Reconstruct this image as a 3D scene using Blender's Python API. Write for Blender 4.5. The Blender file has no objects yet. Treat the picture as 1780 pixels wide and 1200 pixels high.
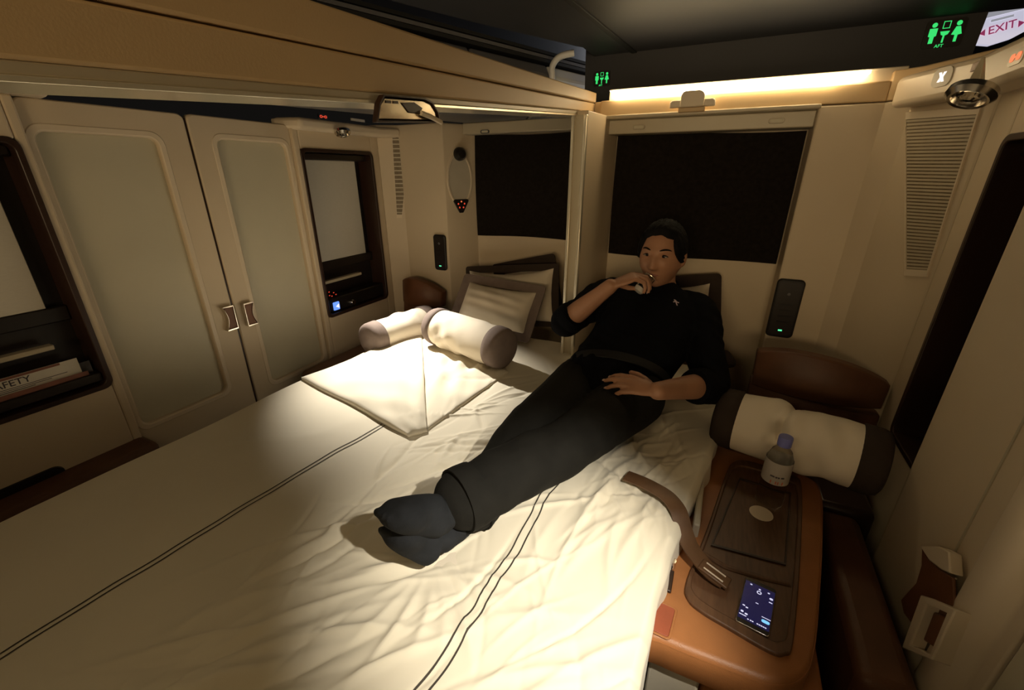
import bpy, bmesh, math, random
import numpy as np
from mathutils import Vector, Matrix
from mathutils.bvhtree import BVHTree

S = bpy.context.scene
COL = S.collection
rng = np.random.default_rng(7)
random.seed(7)

# ------------------------------------------------------------------ camera
CAM = np.array([0.65, 0.0, 1.35]); FPX = 740.0
YAW, PITCH = math.radians(-26.0), math.radians(22.0)
cam_d = bpy.data.cameras.new('camera'); cam = bpy.data.objects.new('camera', cam_d); COL.objects.link(cam)
cam.location = CAM
cam.rotation_euler = (math.pi/2 - PITCH, 0, -YAW)
cam_d.sensor_fit = 'HORIZONTAL'; cam_d.sensor_width = 36.0; cam_d.lens = FPX/1780*36.0
cam_d.clip_start = 0.01
S.camera = cam
_f = np.array([math.sin(YAW)*math.cos(PITCH), math.cos(YAW)*math.cos(PITCH), -math.sin(PITCH)])
_r = np.array([math.cos(YAW), -math.sin(YAW), 0.0]); _u = np.cross(_r, _f)
def ray(u, v): return _r*(u-890)/FPX - _u*(v-600)/FPX + _f
def AX(u, v, x): d = ray(u, v); return CAM + d*(x-CAM[0])/d[0]     # where a photo point meets the real plane x = const
def AY(u, v, y): d = ray(u, v); return CAM + d*(y-CAM[1])/d[1]
def AZ(u, v, z): d = ray(u, v); return CAM + d*(z-CAM[2])/d[2]
def AP(u, v, o, n):
    o = np.array(o, float); n = np.array(n, float); d = ray(u, v); return CAM + d*(np.dot(o-CAM, n)/np.dot(d, n))

# ------------------------------------------------------------------ world, lights, exposure
S.view_settings.view_transform = 'Standard'; S.view_settings.look = 'None'
S.view_settings.gamma = 1.0; S.view_settings.use_curve_mapping = False
S.view_settings.exposure = 0.0
W = bpy.data.worlds.new('world'); S.world = W; W.use_nodes = True
W.node_tree.nodes['Background'].inputs[0].default_value = (0.9, 0.8, 0.7, 1)
W.node_tree.nodes['Background'].inputs[1].default_value = 0.006

LAMP_R = (1.10, 1.455, 1.495)
LAMP_F = (0.98, 0.22, 1.54); AIM_F = (0.44, 0.60, 0.55)
LAMP_L = (-1.115, 1.73, 1.495); AIM_L = (-0.56, 1.36, 0.60)
def spot(name, loc, aim, watts, deg, blend, color, size=0.012):
    l = bpy.data.lights.new(name, 'SPOT'); l.energy = watts; l.spot_size = math.radians(deg); l.spot_blend = blend
    l.color = color; l.shadow_soft_size = size
    o = bpy.data.objects.new(name, l); COL.objects.link(o); o.location = loc
    o.rotation_euler = (Vector(aim)-Vector(loc)).to_track_quat('-Z', 'Y').to_euler()
    return o
def area(name, loc, aim, watts, sx, sy, color):
    l = bpy.data.lights.new(name, 'AREA'); l.shape = 'RECTANGLE'; l.size = sx; l.size_y = sy; l.energy = watts; l.color = color
    o = bpy.data.objects.new(name, l); COL.objects.link(o); o.location = loc
    o.rotation_euler = (Vector(aim)-Vector(loc)).to_track_quat('-Z', 'Y').to_euler()
    return o
spot('reading_spot_front', LAMP_F, AIM_F, 100, 46, 1.0, (1.0, 0.92, 0.76))       # twin of the right lamp, on the front corner beside the viewer
spot('reading_spot_left', LAMP_L, AIM_L, 200, 52, 1.0, (1.0, 0.93, 0.80))
area('front_fill', (-0.35, -0.66, 1.72), (-0.4, 1.2, 0.9), 0.6, 1.5, 0.10, (1.0, 0.74, 0.40))  # added ambient fill behind the camera, no fixture there
area('front_fill_right', (0.25, -0.66, 1.72), (1.1, 0.9, 0.8), 2.0, 0.4, 0.10, (1.0, 0.74, 0.38))  # added fill, brightens the right door side
area('forward_fill', (0.9, -3.2, 1.45), (-0.4, 1.6, 1.15), 42.0, 1.6, 0.7, (1.0, 0.72, 0.39))  # added warm fill, lights the far walls more than the bed
area('aft_cabin_glow', (0.30, 2.95, 1.78), (-0.35, 2.2, 1.72), 1.7, 0.4, 0.25, (1.0, 0.97, 0.95))
area('aft_cabin_glow_far', (-0.25, 4.0, 1.75), (-0.5, 2.5, 1.75), 5.0, 0.7, 0.35, (0.92, 0.94, 1.0))

# ------------------------------------------------------------------ materials
def mat(name, color, rough=0.6, metal=0.0, var=0.0, vscale=8.0, bump=0.0, bscale=200.0, emit=None, estr=0.0, trans=0.0, ior=1.45,
        stretch=None, color2=None, sheen=0.0, spec=None, coat=0.0):
    m = bpy.data.materials.new(name); m.use_nodes = True; nt = m.node_tree; b = nt.nodes['Principled BSDF']
    b.inputs['Base Color'].default_value = (*color, 1); b.inputs['Roughness'].default_value = rough; b.inputs['Metallic'].default_value = metal
    b.inputs['IOR'].default_value = ior
    if spec is not None: b.inputs['Specular IOR Level'].default_value = spec
    if trans: b.inputs['Transmission Weight'].default_value = trans
    if sheen: b.inputs['Sheen Weight'].default_value = sheen; b.inputs['Sheen Roughness'].default_value = 0.5
    if coat: b.inputs['Coat Weight'].default_value = coat; b.inputs['Coat Roughness'].default_value = 0.15
    if emit: b.inputs['Emission Color'].default_value = (*emit, 1); b.inputs['Emission Strength'].default_value = estr
    tc = nt.nodes.new('ShaderNodeTexCoord'); mp = nt.nodes.new('ShaderNodeMapping'); nt.links.new(tc.outputs['Object'], mp.inputs[0])
    if stretch: mp.inputs['Scale'].default_value = stretch
    if var or color2:
        n = nt.nodes.new('ShaderNodeTexNoise'); n.inputs['Scale'].default_value = vscale; n.inputs['Detail'].default_value = 5
        nt.links.new(mp.outputs[0], n.inputs['Vector'])
        r = nt.nodes.new('ShaderNodeValToRGB'); r.color_ramp.elements[0].position = 0.3; r.color_ramp.elements[1].position = 0.7
        c2 = color2 or tuple(min(1, c*(1+var)) for c in color); c1 = color if color2 else tuple(c*(1-var) for c in color)
        r.color_ramp.elements[0].color = (*c1, 1); r.color_ramp.elements[1].color = (*c2, 1)
        nt.links.new(n.outputs['Fac'], r.inputs[0]); nt.links.new(r.outputs[0], b.inputs['Base Color'])
    if bump:
        n2 = nt.nodes.new('ShaderNodeTexNoise'); n2.inputs['Scale'].default_value = bscale; n2.inputs['Detail'].default_value = 4
        nt.links.new(mp.outputs[0], n2.inputs['Vector'])
        bp = nt.nodes.new('ShaderNodeBump'); bp.inputs['Strength'].default_value = bump; bp.inputs['Distance'].default_value = 0.002
        nt.links.new(n2.outputs['Fac'], bp.inputs['Height']); nt.links.new(bp.outputs[0], b.inputs['Normal'])
    return m
M = dict(
    cream=mat('cream_shell', (0.60, 0.50, 0.36), 0.5, var=0.04, vscale=3, bump=0.08, bscale=350),
    cream2=mat('cream_trim', (0.66, 0.56, 0.42), 0.4, var=0.03, vscale=4),
    tan=mat('tan_header_vinyl', (0.56, 0.40, 0.22), 0.5, var=0.05, vscale=3, bump=0.1, bscale=300),
    rail=mat('beige_grey_rail', (0.46, 0.40, 0.29), 0.35, var=0.03),
    edge=mat('pale_edge_metal', (0.82, 0.76, 0.62), 0.25, metal=0.6, var=0.03),
    frost=mat('frosted_pane', (0.52, 0.48, 0.36), 0.42, var=0.06, vscale=2.5),
    blind=mat('pale_blind', (0.58, 0.55, 0.48), 0.6, var=0.03, vscale=40, stretch=(1, 1, 8)),
    dark=mat('dark_niche', (0.016, 0.011, 0.009), 0.35, var=0.2, vscale=6),
    darkwood=mat('dark_wood_edge', (0.030, 0.014, 0.009), 0.35, var=0.3, vscale=12, stretch=(1, 1, .15)),
    fabric=mat('dark_panel_fabric', (0.013, 0.010, 0.008), 0.9, var=0.25, vscale=60, bump=0.3, bscale=700, spec=0.1),
    black=mat('black_plastic', (0.012, 0.010, 0.009), 0.3, var=0.1),
    chrome=mat('brushed_chrome', (0.70, 0.66, 0.60), 0.2, metal=1.0, var=0.04, vscale=30),
    brown=mat('brown_leather', (0.15, 0.060, 0.026), 0.45, var=0.15, vscale=14, bump=0.25, bscale=420),
    seatbr=mat('dark_brown_leather', (0.11, 0.046, 0.022), 0.5, var=0.15, vscale=14, bump=0.25, bscale=420),
    orange=mat('tan_orange_leather', (0.36, 0.145, 0.050), 0.42, var=0.12, vscale=10, bump=0.25, bscale=420),
    red=mat('red_leather', (0.29, 0.075, 0.036), 0.45, var=0.1, vscale=20, bump=0.2, bscale=420),
    wood=mat('walnut_tray', (0.085, 0.040, 0.020), 0.4, color2=(0.14, 0.068, 0.034), vscale=14, stretch=(9, 1, 1), bump=0.06, bscale=90),
    strap=mat('brown_belt', (0.115, 0.058, 0.027), 0.4, var=0.12, vscale=30, bump=0.2, bscale=500),
    sheet=mat('cotton_sheet', (0.80, 0.73, 0.59), 0.85, var=0.02, vscale=6, bump=0.06, bscale=900, sheen=0.15, spec=0.2),
    pillow=mat('cream_cotton', (0.74, 0.66, 0.54), 0.85, var=0.03, vscale=6, bump=0.1, bscale=700, spec=0.2),
    taupe=mat('taupe_border', (0.19, 0.145, 0.125), 0.8, var=0.08, vscale=30, bump=0.15, bscale=600, spec=0.2),
    umber=mat('dark_brown_border', (0.040, 0.028, 0.022), 0.8, var=0.1, vscale=30, bump=0.15, bscale=600, spec=0.2),
    stripe=mat('dark_stripe', (0.05, 0.04, 0.03), 0.8, var=0.1),
    shirt=mat('black_shirt_cotton', (0.0034, 0.0036, 0.0056), 0.85, var=0.15, vscale=20, bump=0.2, bscale=600, spec=0.1),
    trouser=mat('black_trouser_cloth', (0.0115, 0.0108, 0.0092), 0.9, var=0.15, vscale=20, bump=0.25, bscale=600, spec=0.2),
    sock=mat('charcoal_sock', (0.019, 0.0205, 0.0235), 0.9, var=0.15, vscale=30, bump=0.4, bscale=500, spec=0.2),
    skin=mat('skin', (0.38, 0.195, 0.115), 0.5, var=0.08, vscale=18, bump=0.1, bscale=500),
    nail=mat('fingernail', (0.58, 0.38, 0.29), 0.3, var=0.03),
    lip=mat('lip', (0.27, 0.10, 0.075), 0.45, var=0.05),
    hair=mat('black_hair', (0.004, 0.0035, 0.0035), 0.75, var=0.3, vscale=40, stretch=(1, 1, .2), bump=0.6, bscale=160, spec=0.15),
    eyew=mat('eye_white', (0.22, 0.18, 0.15), 0.2, var=0.02),
    iris=mat('dark_iris', (0.012, 0.007, 0.005), 0.1, var=0.1),
    ceil=mat('dark_ceiling', (0.022, 0.022, 0.026), 0.6, var=0.08, vscale=3, bump=0.08, bscale=200),
    binm=mat('dark_bin', (0.10, 0.10, 0.11), 0.4, var=0.06, vscale=4),
    binw=mat('pale_bin_trim', (0.62, 0.62, 0.62), 0.4, var=0.03),
    groove=mat('black_groove', (0.006, 0.006, 0.007), 0.7, var=0.1),
    floor=mat('brown_carpet', (0.045, 0.026, 0.016), 0.95, var=0.3, vscale=60, bump=0.6, bscale=400),
    strip=mat('strip_light', (1, .9, .7), 0.5, emit=(1.0, 0.78, 0.45), estr=16.0, var=0.01),
    green=mat('green_lit_sign', (0.01, .1, .03), 0.5, emit=(0.05, 1.0, 0.22), estr=0.75, var=0.01),
    redlit=mat('red_lit_sign', (.2, .02, .01), 0.5, emit=(1.0, 0.09, 0.04), estr=0.6, var=0.01),
    orangelit=mat('orange_lit_sign', (.2, .05, .01), 0.5, emit=(1.0, 0.22, 0.08), estr=0.75, var=0.01),
    whitelit=mat('white_lit_sign', (.8, .8, .8), 0.5, emit=(1.0, 0.90, 0.88), estr=1.1, var=0.01),
    bluelit=mat('blue_lit_screen', (.02, .05, .2), 0.3, emit=(0.16, 0.34, 1.0), estr=1.1, var=0.01),
    screen=mat('phone_screen', (.01, .01, .03), 0.15, emit=(0.016, 0.014, 0.070), estr=0.6, var=0.2, vscale=9),
    glow=mat('screen_white', (.5, .5, .6), 0.3, emit=(0.72, 0.72, 1.0), estr=0.9, var=0.01),
    cyan=mat('screen_cyan', (.2, .5, .6), 0.3, emit=(0.22, 0.62, 1.0), estr=0.95, var=0.01),
    ledgreen=mat('green_led', (.1, .3, .2), 0.3, emit=(0.12, 1.0, 0.45), estr=1.0, var=0.01),
    exitpan=mat('exit_panel', (.8, .8, .85), 0.5, emit=(0.70, 0.68, 0.84), estr=0.72, var=0.03, vscale=6),
    slotgrey=mat('grey_slot', (.4, .4, .42), 0.5, emit=(0.50, 0.50, 0.56), estr=0.55, var=0.02),
    exitred=mat('exit_letters', (.5, .05, .12), 0.5, emit=(0.42, 0.05, 0.16), estr=0.5, var=0.01),
    glass=mat('clear_glass', (0.95, 0.95, 0.92), 0.03, trans=1.0, ior=1.45, var=0.005),
    glassbase=mat('thick_glass_base', (0.80, 0.76, 0.70), 0.25, trans=0.35, var=0.02),
    glassrim=mat('glass_rim', (0.95, 0.92, 0.75), 0.15, metal=0.8, var=0.01),
    latchplate=mat('mottled_mirror_plate', (0.20, 0.15, 0.10), 0.25, metal=1.0, color2=(0.60, 0.53, 0.42), vscale=26, stretch=(1, .5, 1.4)),  # dark and pale metal tones mixed by noise
    water=mat('clear_plastic', (0.92, 0.93, 0.92), 0.05, trans=1.0, ior=1.07, var=0.005),
    capb=mat('blue_violet_cap', (0.16, 0.17, 0.46), 0.4, var=0.05),
    paper=mat('white_paper', (0.70, 0.66, 0.58), 0.7, var=0.04, vscale=20),
    labelp=mat('greyed_label', (0.40, 0.36, 0.32), 0.5, var=0.06, vscale=30),
    ink=mat('dark_ink', (0.06, 0.05, 0.06), 0.7, var=0.05),
    redink=mat('red_ink', (0.50, 0.12, 0.06), 0.7, var=0.05),
    paperred=mat('red_brown_print', (0.24, 0.10, 0.07), 0.6, var=0.1, vscale=30),
    paperblue=mat('grey_blue_print', (0.16, 0.16, 0.19), 0.6, var=0.3, vscale=40),
    disc=mat('pale_card', (0.72, 0.62, 0.50), 0.7, var=0.02),
    mesh=mat('vent_mesh', (0.20, 0.155, 0.10), 0.6, var=0.15, vscale=60),
    logo=mat('pale_pink_print', (0.62, 0.50, 0.56), 0.6, var=0.05),
    cloth_grey=mat('grey_webbing', (0.10, 0.09, 0.085), 0.7, var=0.1),
    bone=mat('cream_panel', (0.50, 0.45, 0.36), 0.5, var=0.06, vscale=10),
)

# ------------------------------------------------------------------ mesh helpers
ROOT = {}
class G:
    def __init__(s): s.v = []; s.f = []; s.mi = []
    def add(s, vs, fs):
        b = len(s.v); s.v += [tuple(map(float, p)) for p in vs]; s.f += [tuple(b+i for i in f) for f in fs]; return s
    def box(s, lo, hi):
        x0, y0, z0 = lo; x1, y1, z1 = hi
        return s.add([(x0,y0,z0),(x1,y0,z0),(x1,y1,z0),(x0,y1,z0),(x0,y0,z1),(x1,y0,z1),(x1,y1,z1),(x0,y1,z1)],
                     [(0,3,2,1),(4,5,6,7),(0,1,5,4),(1,2,6,5),(2,3,7,6),(3,0,4,7)])
    def obox(s, c, a, b, n, ha, hb, hn):
        c, a, b, n = map(lambda q: np.array(q, float), (c, a, b, n))
        P = [c + a*ha*i + b*hb*j + n*hn*k for k in (-1, 1) for i, j in ((-1,-1),(1,-1),(1,1),(-1,1))]
        return s.add(P, [(0,3,2,1),(4,5,6,7),(0,1,5,4),(1,2,6,5),(2,3,7,6),(3,0,4,7)])
    def prism(s, pts, n, d0, d1):
        pts = [np.array(p, float) for p in pts]; n = np.array(n, float); k = len(pts)
        return s.add([p+n*d0 for p in pts]+[p+n*d1 for p in pts],
                     [tuple(range(k-1, -1, -1)), tuple(range(k, 2*k))]+[(i, (i+1) % k, k+(i+1) % k, k+i) for i in range(k)])
    def ring(s, outer, inner, n, d0, d1):
        k = len(outer); n = np.array(n, float)
        o = [np.array(p, float) for p in outer]; i_ = [np.array(p, float) for p in inner]
        V = [p+n*d0 for p in o]+[p+n*d0 for p in i_]+[p+n*d1 for p in o]+[p+n*d1 for p in i_]
        F = []
        for a in range(k):
            b = (a+1) % k
            F += [(a, b, k+b, k+a), (2*k+a, 3*k+a, 3*k+b, 2*k+b), (a, 2*k+a, 2*k+b, b), (k+a, k+b, 3*k+b, 3*k+a)]
        return s.add(V, F)
    def rings(s, R, cap=True, closed=True):
        k = len(R[0]); V = [p for r in R for p in r]; F = []
        for i in range(len(R)-1):
            for j in range(k if closed else k-1):
                j2 = (j+1) % k; F.append((i*k+j, i*k+j2, (i+1)*k+j2, (i+1)*k+j))
        if cap: F.append(tuple(range(k-1, -1, -1))); F.append(tuple((len(R)-1)*k+j for j in range(k)))
        return s.add(V, F)
    def tube(s, pts, rad, n=12, up=(0, 0, 1), flat=None, round_ends=False):
        pts = [np.array(p, float) for p in pts]; m = len(pts)
        rad = [rad]*m if np.isscalar(rad) else list(rad); flat = [1.0]*m if flat is None else ([flat]*m if np.isscalar(flat) else list(flat))
        T = [(pts[min(i+1, m-1)]-pts[max(i-1, 0)]) for i in range(m)]; T = [t/(np.linalg.norm(t)+1e-12) for t in T]
        if round_ends:
            P0, R0, T0, F0 = [], [], [], []
            for a in (0.12, 0.45, 0.75, 0.94): q = 1-a; P0.append(pts[0]-T[0]*rad[0]*math.cos(math.asin(min(1, a)))); R0.append(rad[0]*a); T0.append(T[0]); F0.append(flat[0])
            P1, R1, T1, F1 = [], [], [], []
            for a in (0.94, 0.75, 0.45, 0.12): P1.append(pts[-1]+T[-1]*rad[-1]*math.cos(math.asin(a))); R1.append(rad[-1]*a); T1.append(T[-1]); F1.append(flat[-1])
            pts = P0+pts+P1; rad = R0+rad+R1; T = T0+T+T1; flat = F0+flat+F1
        R = []; a = None
        for p, r, t, fl in zip(pts, rad, T, flat):
            u0 = np.array(up, float) if a is None else a
            a = u0 - t*np.dot(u0, t)
            if np.linalg.norm(a) < 1e-4: a = np.cross(t, (1, 0, 0)); 
            a /= np.linalg.norm(a); b = np.cross(t, a)
            R.append([p + b*r*math.cos(q) + a*r*fl*math.sin(q) for q in np.linspace(0, 2*math.pi, n, endpoint=False)])
        return s.rings(R)
    def lathe(s, prof, o=(0, 0, 0), ax=(0, 0, 1), n=24):
        o = np.array(o, float); ax = np.array(ax, float); ax /= np.linalg.norm(ax)
        a = np.cross(ax, (0, 1, 0) if abs(ax[1]) < .9 else (1, 0, 0)); a /= np.linalg.norm(a); b = np.cross(ax, a)
        return s.rings([[o + ax*h + (a*math.cos(q)+b*math.sin(q))*max(r, 1e-5) for q in np.linspace(0, 2*math.pi, n, endpoint=False)] for r, h in prof])
    def grid(s, P, thick=None, n=None):
        P = np.array(P, float); h, w = P.shape[:2]
        V = P.reshape(-1, 3); F = [(i*w+j, i*w+j+1, (i+1)*w+j+1, (i+1)*w+j) for i in range(h-1) for j in range(w-1)]
        if thick:
            off = np.array(n if n is not None else (0, 0, -1), float)*thick; k = h*w
            V2 = V+off; F2 = [tuple(k+q for q in reversed(f)) for f in F]
            B = [(0, j) for j in range(w)]+[(i, w-1) for i in range(1, h)]+[(h-1, j) for j in range(w-2, -1, -1)]+[(i, 0) for i in range(h-2, 0, -1)]
            B = [i*w+j for i, j in B]; Fb = [(B[q], k+B[q], k+B[(q+1) % len(B)], B[(q+1) % len(B)]) for q in range(len(B))]
            return s.add(list(V)+list(V2), F+F2+Fb)
        return s.add(list(V), F)
    def ell(s, c, r, ax=None, n=20, m=12):
        c = np.array(c, float); A = np.eye(3) if ax is None else np.array(ax, float); R = []
        for i in range(m+1):
            t = math.pi*i/m; t = min(max(t, .02), math.pi-.02)
            R.append([c + A.T@np.array((r[0]*math.sin(t)*math.cos(q), r[1]*math.sin(t)*math.sin(q), -r[2]*math.cos(t))) for q in np.linspace(0, 2*math.pi, n, endpoint=False)])
        return s.rings(R)
    def build(s, name, m, parent=None, smooth=True, bevel=0.0, seg=2, angle=40, subsurf=0):
        off = ROOT.get(parent.name, Vector((0, 0, 0))) if parent else Vector((0, 0, 0))
        me = bpy.data.meshes.new(name); me.from_pydata([(x-off.x, y-off.y, z-off.z) for x, y, z in s.v], [], s.f); me.update()
        bm = bmesh.new(); bm.from_mesh(me); bmesh.ops.recalc_face_normals(bm, faces=bm.faces); bm.to_mesh(me); bm.free()
        if smooth: me.polygons.foreach_set('use_smooth', [True]*len(me.polygons)); me.set_sharp_from_angle(angle=math.radians(angle))
        me.materials.append(M[m] if isinstance(m, str) else m)
        o = bpy.data.objects.new(name, me); COL.objects.link(o)
        if parent: o.parent = parent; ROOT[o.name] = off
        else: ROOT[o.name] = Vector((0, 0, 0))
        if bevel: b = o.modifiers.new('bevel', 'BEVEL'); b.width = bevel; b.segments = seg; b.limit_method = 'ANGLE'; b.angle_limit = math.radians(35); b.harden_normals = False
        if subsurf: q = o.modifiers.new('sub', 'SUBSURF'); q.levels = subsurf; q.render_levels = subsurf
        return o
def tag(o, label, cat=None, group=None, kind=None):
    if label: o['label'] = label
    if cat: o['category'] = cat
    if group: o['group'] = group
    if kind: o['kind'] = kind
    return o
def thing(name, loc, label, cat, group=None):
    o = bpy.data.objects.new(name, None); COL.objects.link(o); o.location = loc; o.empty_display_size = .05
    ROOT[o.name] = Vector(loc); return tag(o, label, cat, group)
def struct(o, label=None):
    o['kind'] = 'structure'
    if label: o['label'] = label
    return o
def rr(w, h, r, n=5, r2=None):
    """rounded rectangle, centred, list of 2-D points (ccw); r may be a 4-tuple"""
    rs = (r,)*4 if np.isscalar(r) else r; out = []
    for (cx, cy, a0), q in zip(((1, -1, -90), (1, 1, 0), (-1, 1, 90), (-1, -1, 180)), rs):
        for i in range(n+1):
            a = math.radians(a0+90*i/n); out.append((cx*(w/2-q)+q*math.cos(a), cy*(h/2-q)+q*math.sin(a)))
    return out
def on(pts2, o, a, b):
    o, a, b = (np.array(q, float) for q in (o, a, b)); return [o+a*x+b*y for x, y in pts2]
def unit(v): v = np.array(v, float); return v/np.linalg.norm(v)
def quadmap(c, res):
    """corner quad (bl, br, tr, tl) -> grid of points"""
    c = [np.array(p, float) for p in c]; u = np.linspace(0, 1, res[0]); v = np.linspace(0, 1, res[1])
    U, V = np.meshgrid(u, v); U = U[..., None]; V = V[..., None]
    return c[0]*(1-U)*(1-V)+c[1]*U*(1-V)+c[2]*U*V+c[3]*(1-U)*V
def catm_(P, n=6):
    P = np.array(P, float); out = []
    for i in range(len(P)-1):
        p0, p1, p2, p3 = P[max(i-1, 0)], P[i], P[i+1], P[min(i+2, len(P)-1)]
        for q in np.linspace(0, 1, n, endpoint=False): out.append(.5*((2*p1)+(-p0+p2)*q+(2*p0-5*p1+4*p2-p3)*q*q+(-p0+3*p1-3*p2+p3)*q**3))
    out.append(P[-1]); return out
def text_geo(body, o, a, b, size, depth=0.0006):
    cu = bpy.data.curves.new('t', 'FONT'); cu.body = body; cu.size = size; cu.extrude = 0; cu.offset = size*.012
    ob = bpy.data.objects.new('t', cu); COL.objects.link(ob)
    dg = bpy.context.evaluated_depsgraph_get(); me = bpy.data.meshes.new_from_object(ob.evaluated_get(dg))
    o, a, b = np.array(o, float), unit(a), unit(b); n = np.cross(a, b)
    g = G(); g.add([o+a*v.co.x+b*v.co.y+n*depth for v in me.vertices], [tuple(p.vertices) for p in me.polygons])
    bpy.data.objects.remove(ob); bpy.data.curves.remove(cu); bpy.data.meshes.remove(me)
    return g
X_, Y_, Z_ = np.eye(3)

# ================================================================== SETTING
g = G().box((-1.7, -0.9, -0.05), (1.7, 2.6, 0.0)); struct(g.build('floor', 'floor'), 'dark brown carpet floor')

XL = -1.20                                                                   # plane of the left aisle wall
def wall_with_hole(name, x0, x1, y0, y1, z0, z1, hy0, hy1, hz0, hz1):
    g = G()
    g.box((x0, y0, z0), (x1, hy0, z1)).box((x0, hy1, z0), (x1, y1, z1)).box((x0, hy0, z0), (x1, hy1, hz0)).box((x0, hy0, hz1), (x1, hy1, z1))
    return struct(g.build(name, 'cream', smooth=False, bevel=0.006))
N1 = (0.02, 0.585, 0.66, 1.44)      # y0,y1,z0,z1 of near niche
N2 = (1.535, 2.00, 0.625, 1.455)
wall_with_hole('wall_left', XL-0.13, XL, -0.75, 0.612, 0.0, 1.555, *N1)
wall_with_hole('wall_left', XL-0.13, XL, 1.505, 2.06, 0.0, 1.585, *N2)
# corner and back wall of the left suite
YB = 2.12
g = G().prism([(XL-.13, 2.06, 0), (XL, 2.06, 0), (-1.10, YB, 0), (-.80, YB, 0), (-.70, 2.30, 0), (.02, 2.30, 0), (.02, 2.36, 0), (XL-.13, 2.36, 0)], Z_, 0, 1.60)
struct(g.build('wall_back', 'cream', smooth=False, bevel=0.004))
# right suite back wall: recess, side and chamfered corner
YR = 2.00; XR = 1.25; YP = 2.14
g = G().prism([(.10, YP, 0), (.875, YP, 0), (.875, YR, 0), (1.06, YR, 0), (1.12, 1.96, 0), (XR, 1.74, 0), (XR+.13, 1.74, 0), (XR+.13, 2.24, 0), (.10, 2.24, 0)], Z_, 0, 1.57)
struct(g.build('wall_back', 'cream', smooth=False, bevel=0.006))
# header over the right recess
g = G().box((.058, YR+.02, 1.572), (.09, 2.24, 1.631)).box((.09, YR, 1.572), (1.06, 2.24, 1.631)).prism([(1.06, YR, 0), (1.12, 1.96, 0), (XR, 1.74, 0), (XR+.1, 1.74, 0), (XR+.1, 2.24, 0), (1.06, 2.24, 0)], Z_, 1.572, 1.66)
struct(g.build('trim_1', 'tan', bevel=0.004), 'tan header above the right headboard recess')
g = G().box((.09, YR-.012, 1.560), (.88, YR+.10, 1.575)); struct(g.build('trim_2', 'rail', bevel=0.004), 'beige lip under the right header')
g = G().box((.10, YR+.03, 1.505), (.875, YP, 1.56)); struct(g.build('trim_3', 'rail', bevel=0.004), 'soffit with downlights over the right headboard')
g = G().box((-.72, 2.20, 1.545), (.02, 2.30, 1.60)); struct(g.build('trim_4', 'rail', bevel=0.004), 'soffit over the left headboard')
# right wall behind the console and the door
wall_with_hole('wall_right', XR, XR+.13, 1.10, 1.74, 0.0, 1.57, 1.16, 1.62, 0.56, 1.435)
g = G().box((XR+.0, -.75, 0), (XR+.05, .72, 1.57)); struct(g.build('wall_right', 'cream', smooth=False, bevel=.004))
g = G().box((XL-.13, -.80, 0), (XR+.05, -.75, 1.02)); struct(g.build('wall_front', 'cream', smooth=False))  # unseen; height set to shade the bed from the fill behind it
# pillar between the two suites with its two pale edge strips
g = G().prism([(.045, 1.80, 0), (.100, 1.80, 0), (.140, YP, 0), (.02, 2.30, 0), (.0, 2.30, 0)], Z_, 0.0, 1.575)
struct(g.build('trim_5', 'cream', smooth=False, bevel=.003), 'slim centre pillar between the two headboards')
g = G().box((.040, 1.775, 0.0), (.054, 1.80, 1.56)); struct(g.build('trim_6', 'edge', bevel=.003), 'pale metal guide strip on the centre pillar')
g = G().box((.088, 1.775, 0.0), (.102, 1.80, 1.56)); struct(g.build('trim_7', 'edge', bevel=.003), 'second pale guide strip on the centre pillar')
g = G().box((.052, 1.79, 0.0), (.090, 1.80, 1.56)); struct(g.build('trim_8', 'rail'), 'channel between the guide strips')
# sloping header beam along the centre line, lower rail and pale bottom edge
def beam(z0a, z0b, z1a, z1b, x0, x1, y0=-.3, y1=2.02):
    def z(za, zb, y): return za+(zb-za)*(y-.2)/1.8
    a, b = (z(z0a, z0b, y0), z(z1a, z1b, y0)), (z(z0a, z0b, y1), z(z1a, z1b, y1))
    return G().rings([[(x0, y0, a[0]), (x1, y0, a[0]), (x1, y0, a[1]), (x0, y0, a[1])], [(x0, y1, b[0]), (x1, y1, b[0]), (x1, y1, b[1]), (x0, y1, b[1])]])
struct(beam(1.443, 1.592, 1.50, 1.625, -.06, .060).build('trim_9', 'tan', bevel=.004), 'lower face of the tan header beam')
struct(beam(1.502, 1.627, 1.56, 1.664, -.06, .064).build('trim_10', 'tan', bevel=.004), 'upper face of the tan header beam')
struct(beam(1.431, 1.580, 1.443, 1.592, -.05, .056, y1=1.995).build('trim_11', 'rail', bevel=.002), 'grey beige rail under the header beam')
struct(beam(1.425, 1.574, 1.431, 1.580, -.048, .058, y1=1.995).build('trim_12', 'edge', bevel=.001), 'pale metal edge under the header beam')

# ceiling, dark bulkhead with signs, bins
ce = [AZ(u, v, 1.86) for u, v in ((1012, 84), (830, 42), (620, -12))]
g = G().prism([(1.62, 2.32, 1.86), (ce[0][0], 2.32, 1.86), ce[0], ce[1], ce[2], (ce[2][0]+.05, -.6, 1.86), (1.62, -.6, 1.86)], Z_, 0, .06); struct(g.build('ceiling', 'ceil', smooth=False, bevel=.01))
g = G().box((-2.2, -.8, 2.10), (-.42, 4.6, 2.16)).box((-.42, 2.32, 2.10), (2.4, 4.6, 2.16)); struct(g.build('ceiling', 'ceil', smooth=False))
g = G().prism([AY(1017, 90, 2.30)+(0, 0, .12), AY(1017, 158, 2.30)-(0, 0, .06), AY(1690, 90, 2.30)-(0, 0, .08), AY(1728, 0, 2.30)+(0, 0, .05)], (0, 1, 0), 0, .03)
struct(g.build('wall_bulkhead', 'ceil', smooth=False), 'dark bulkhead panel carrying the green signs')
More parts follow.
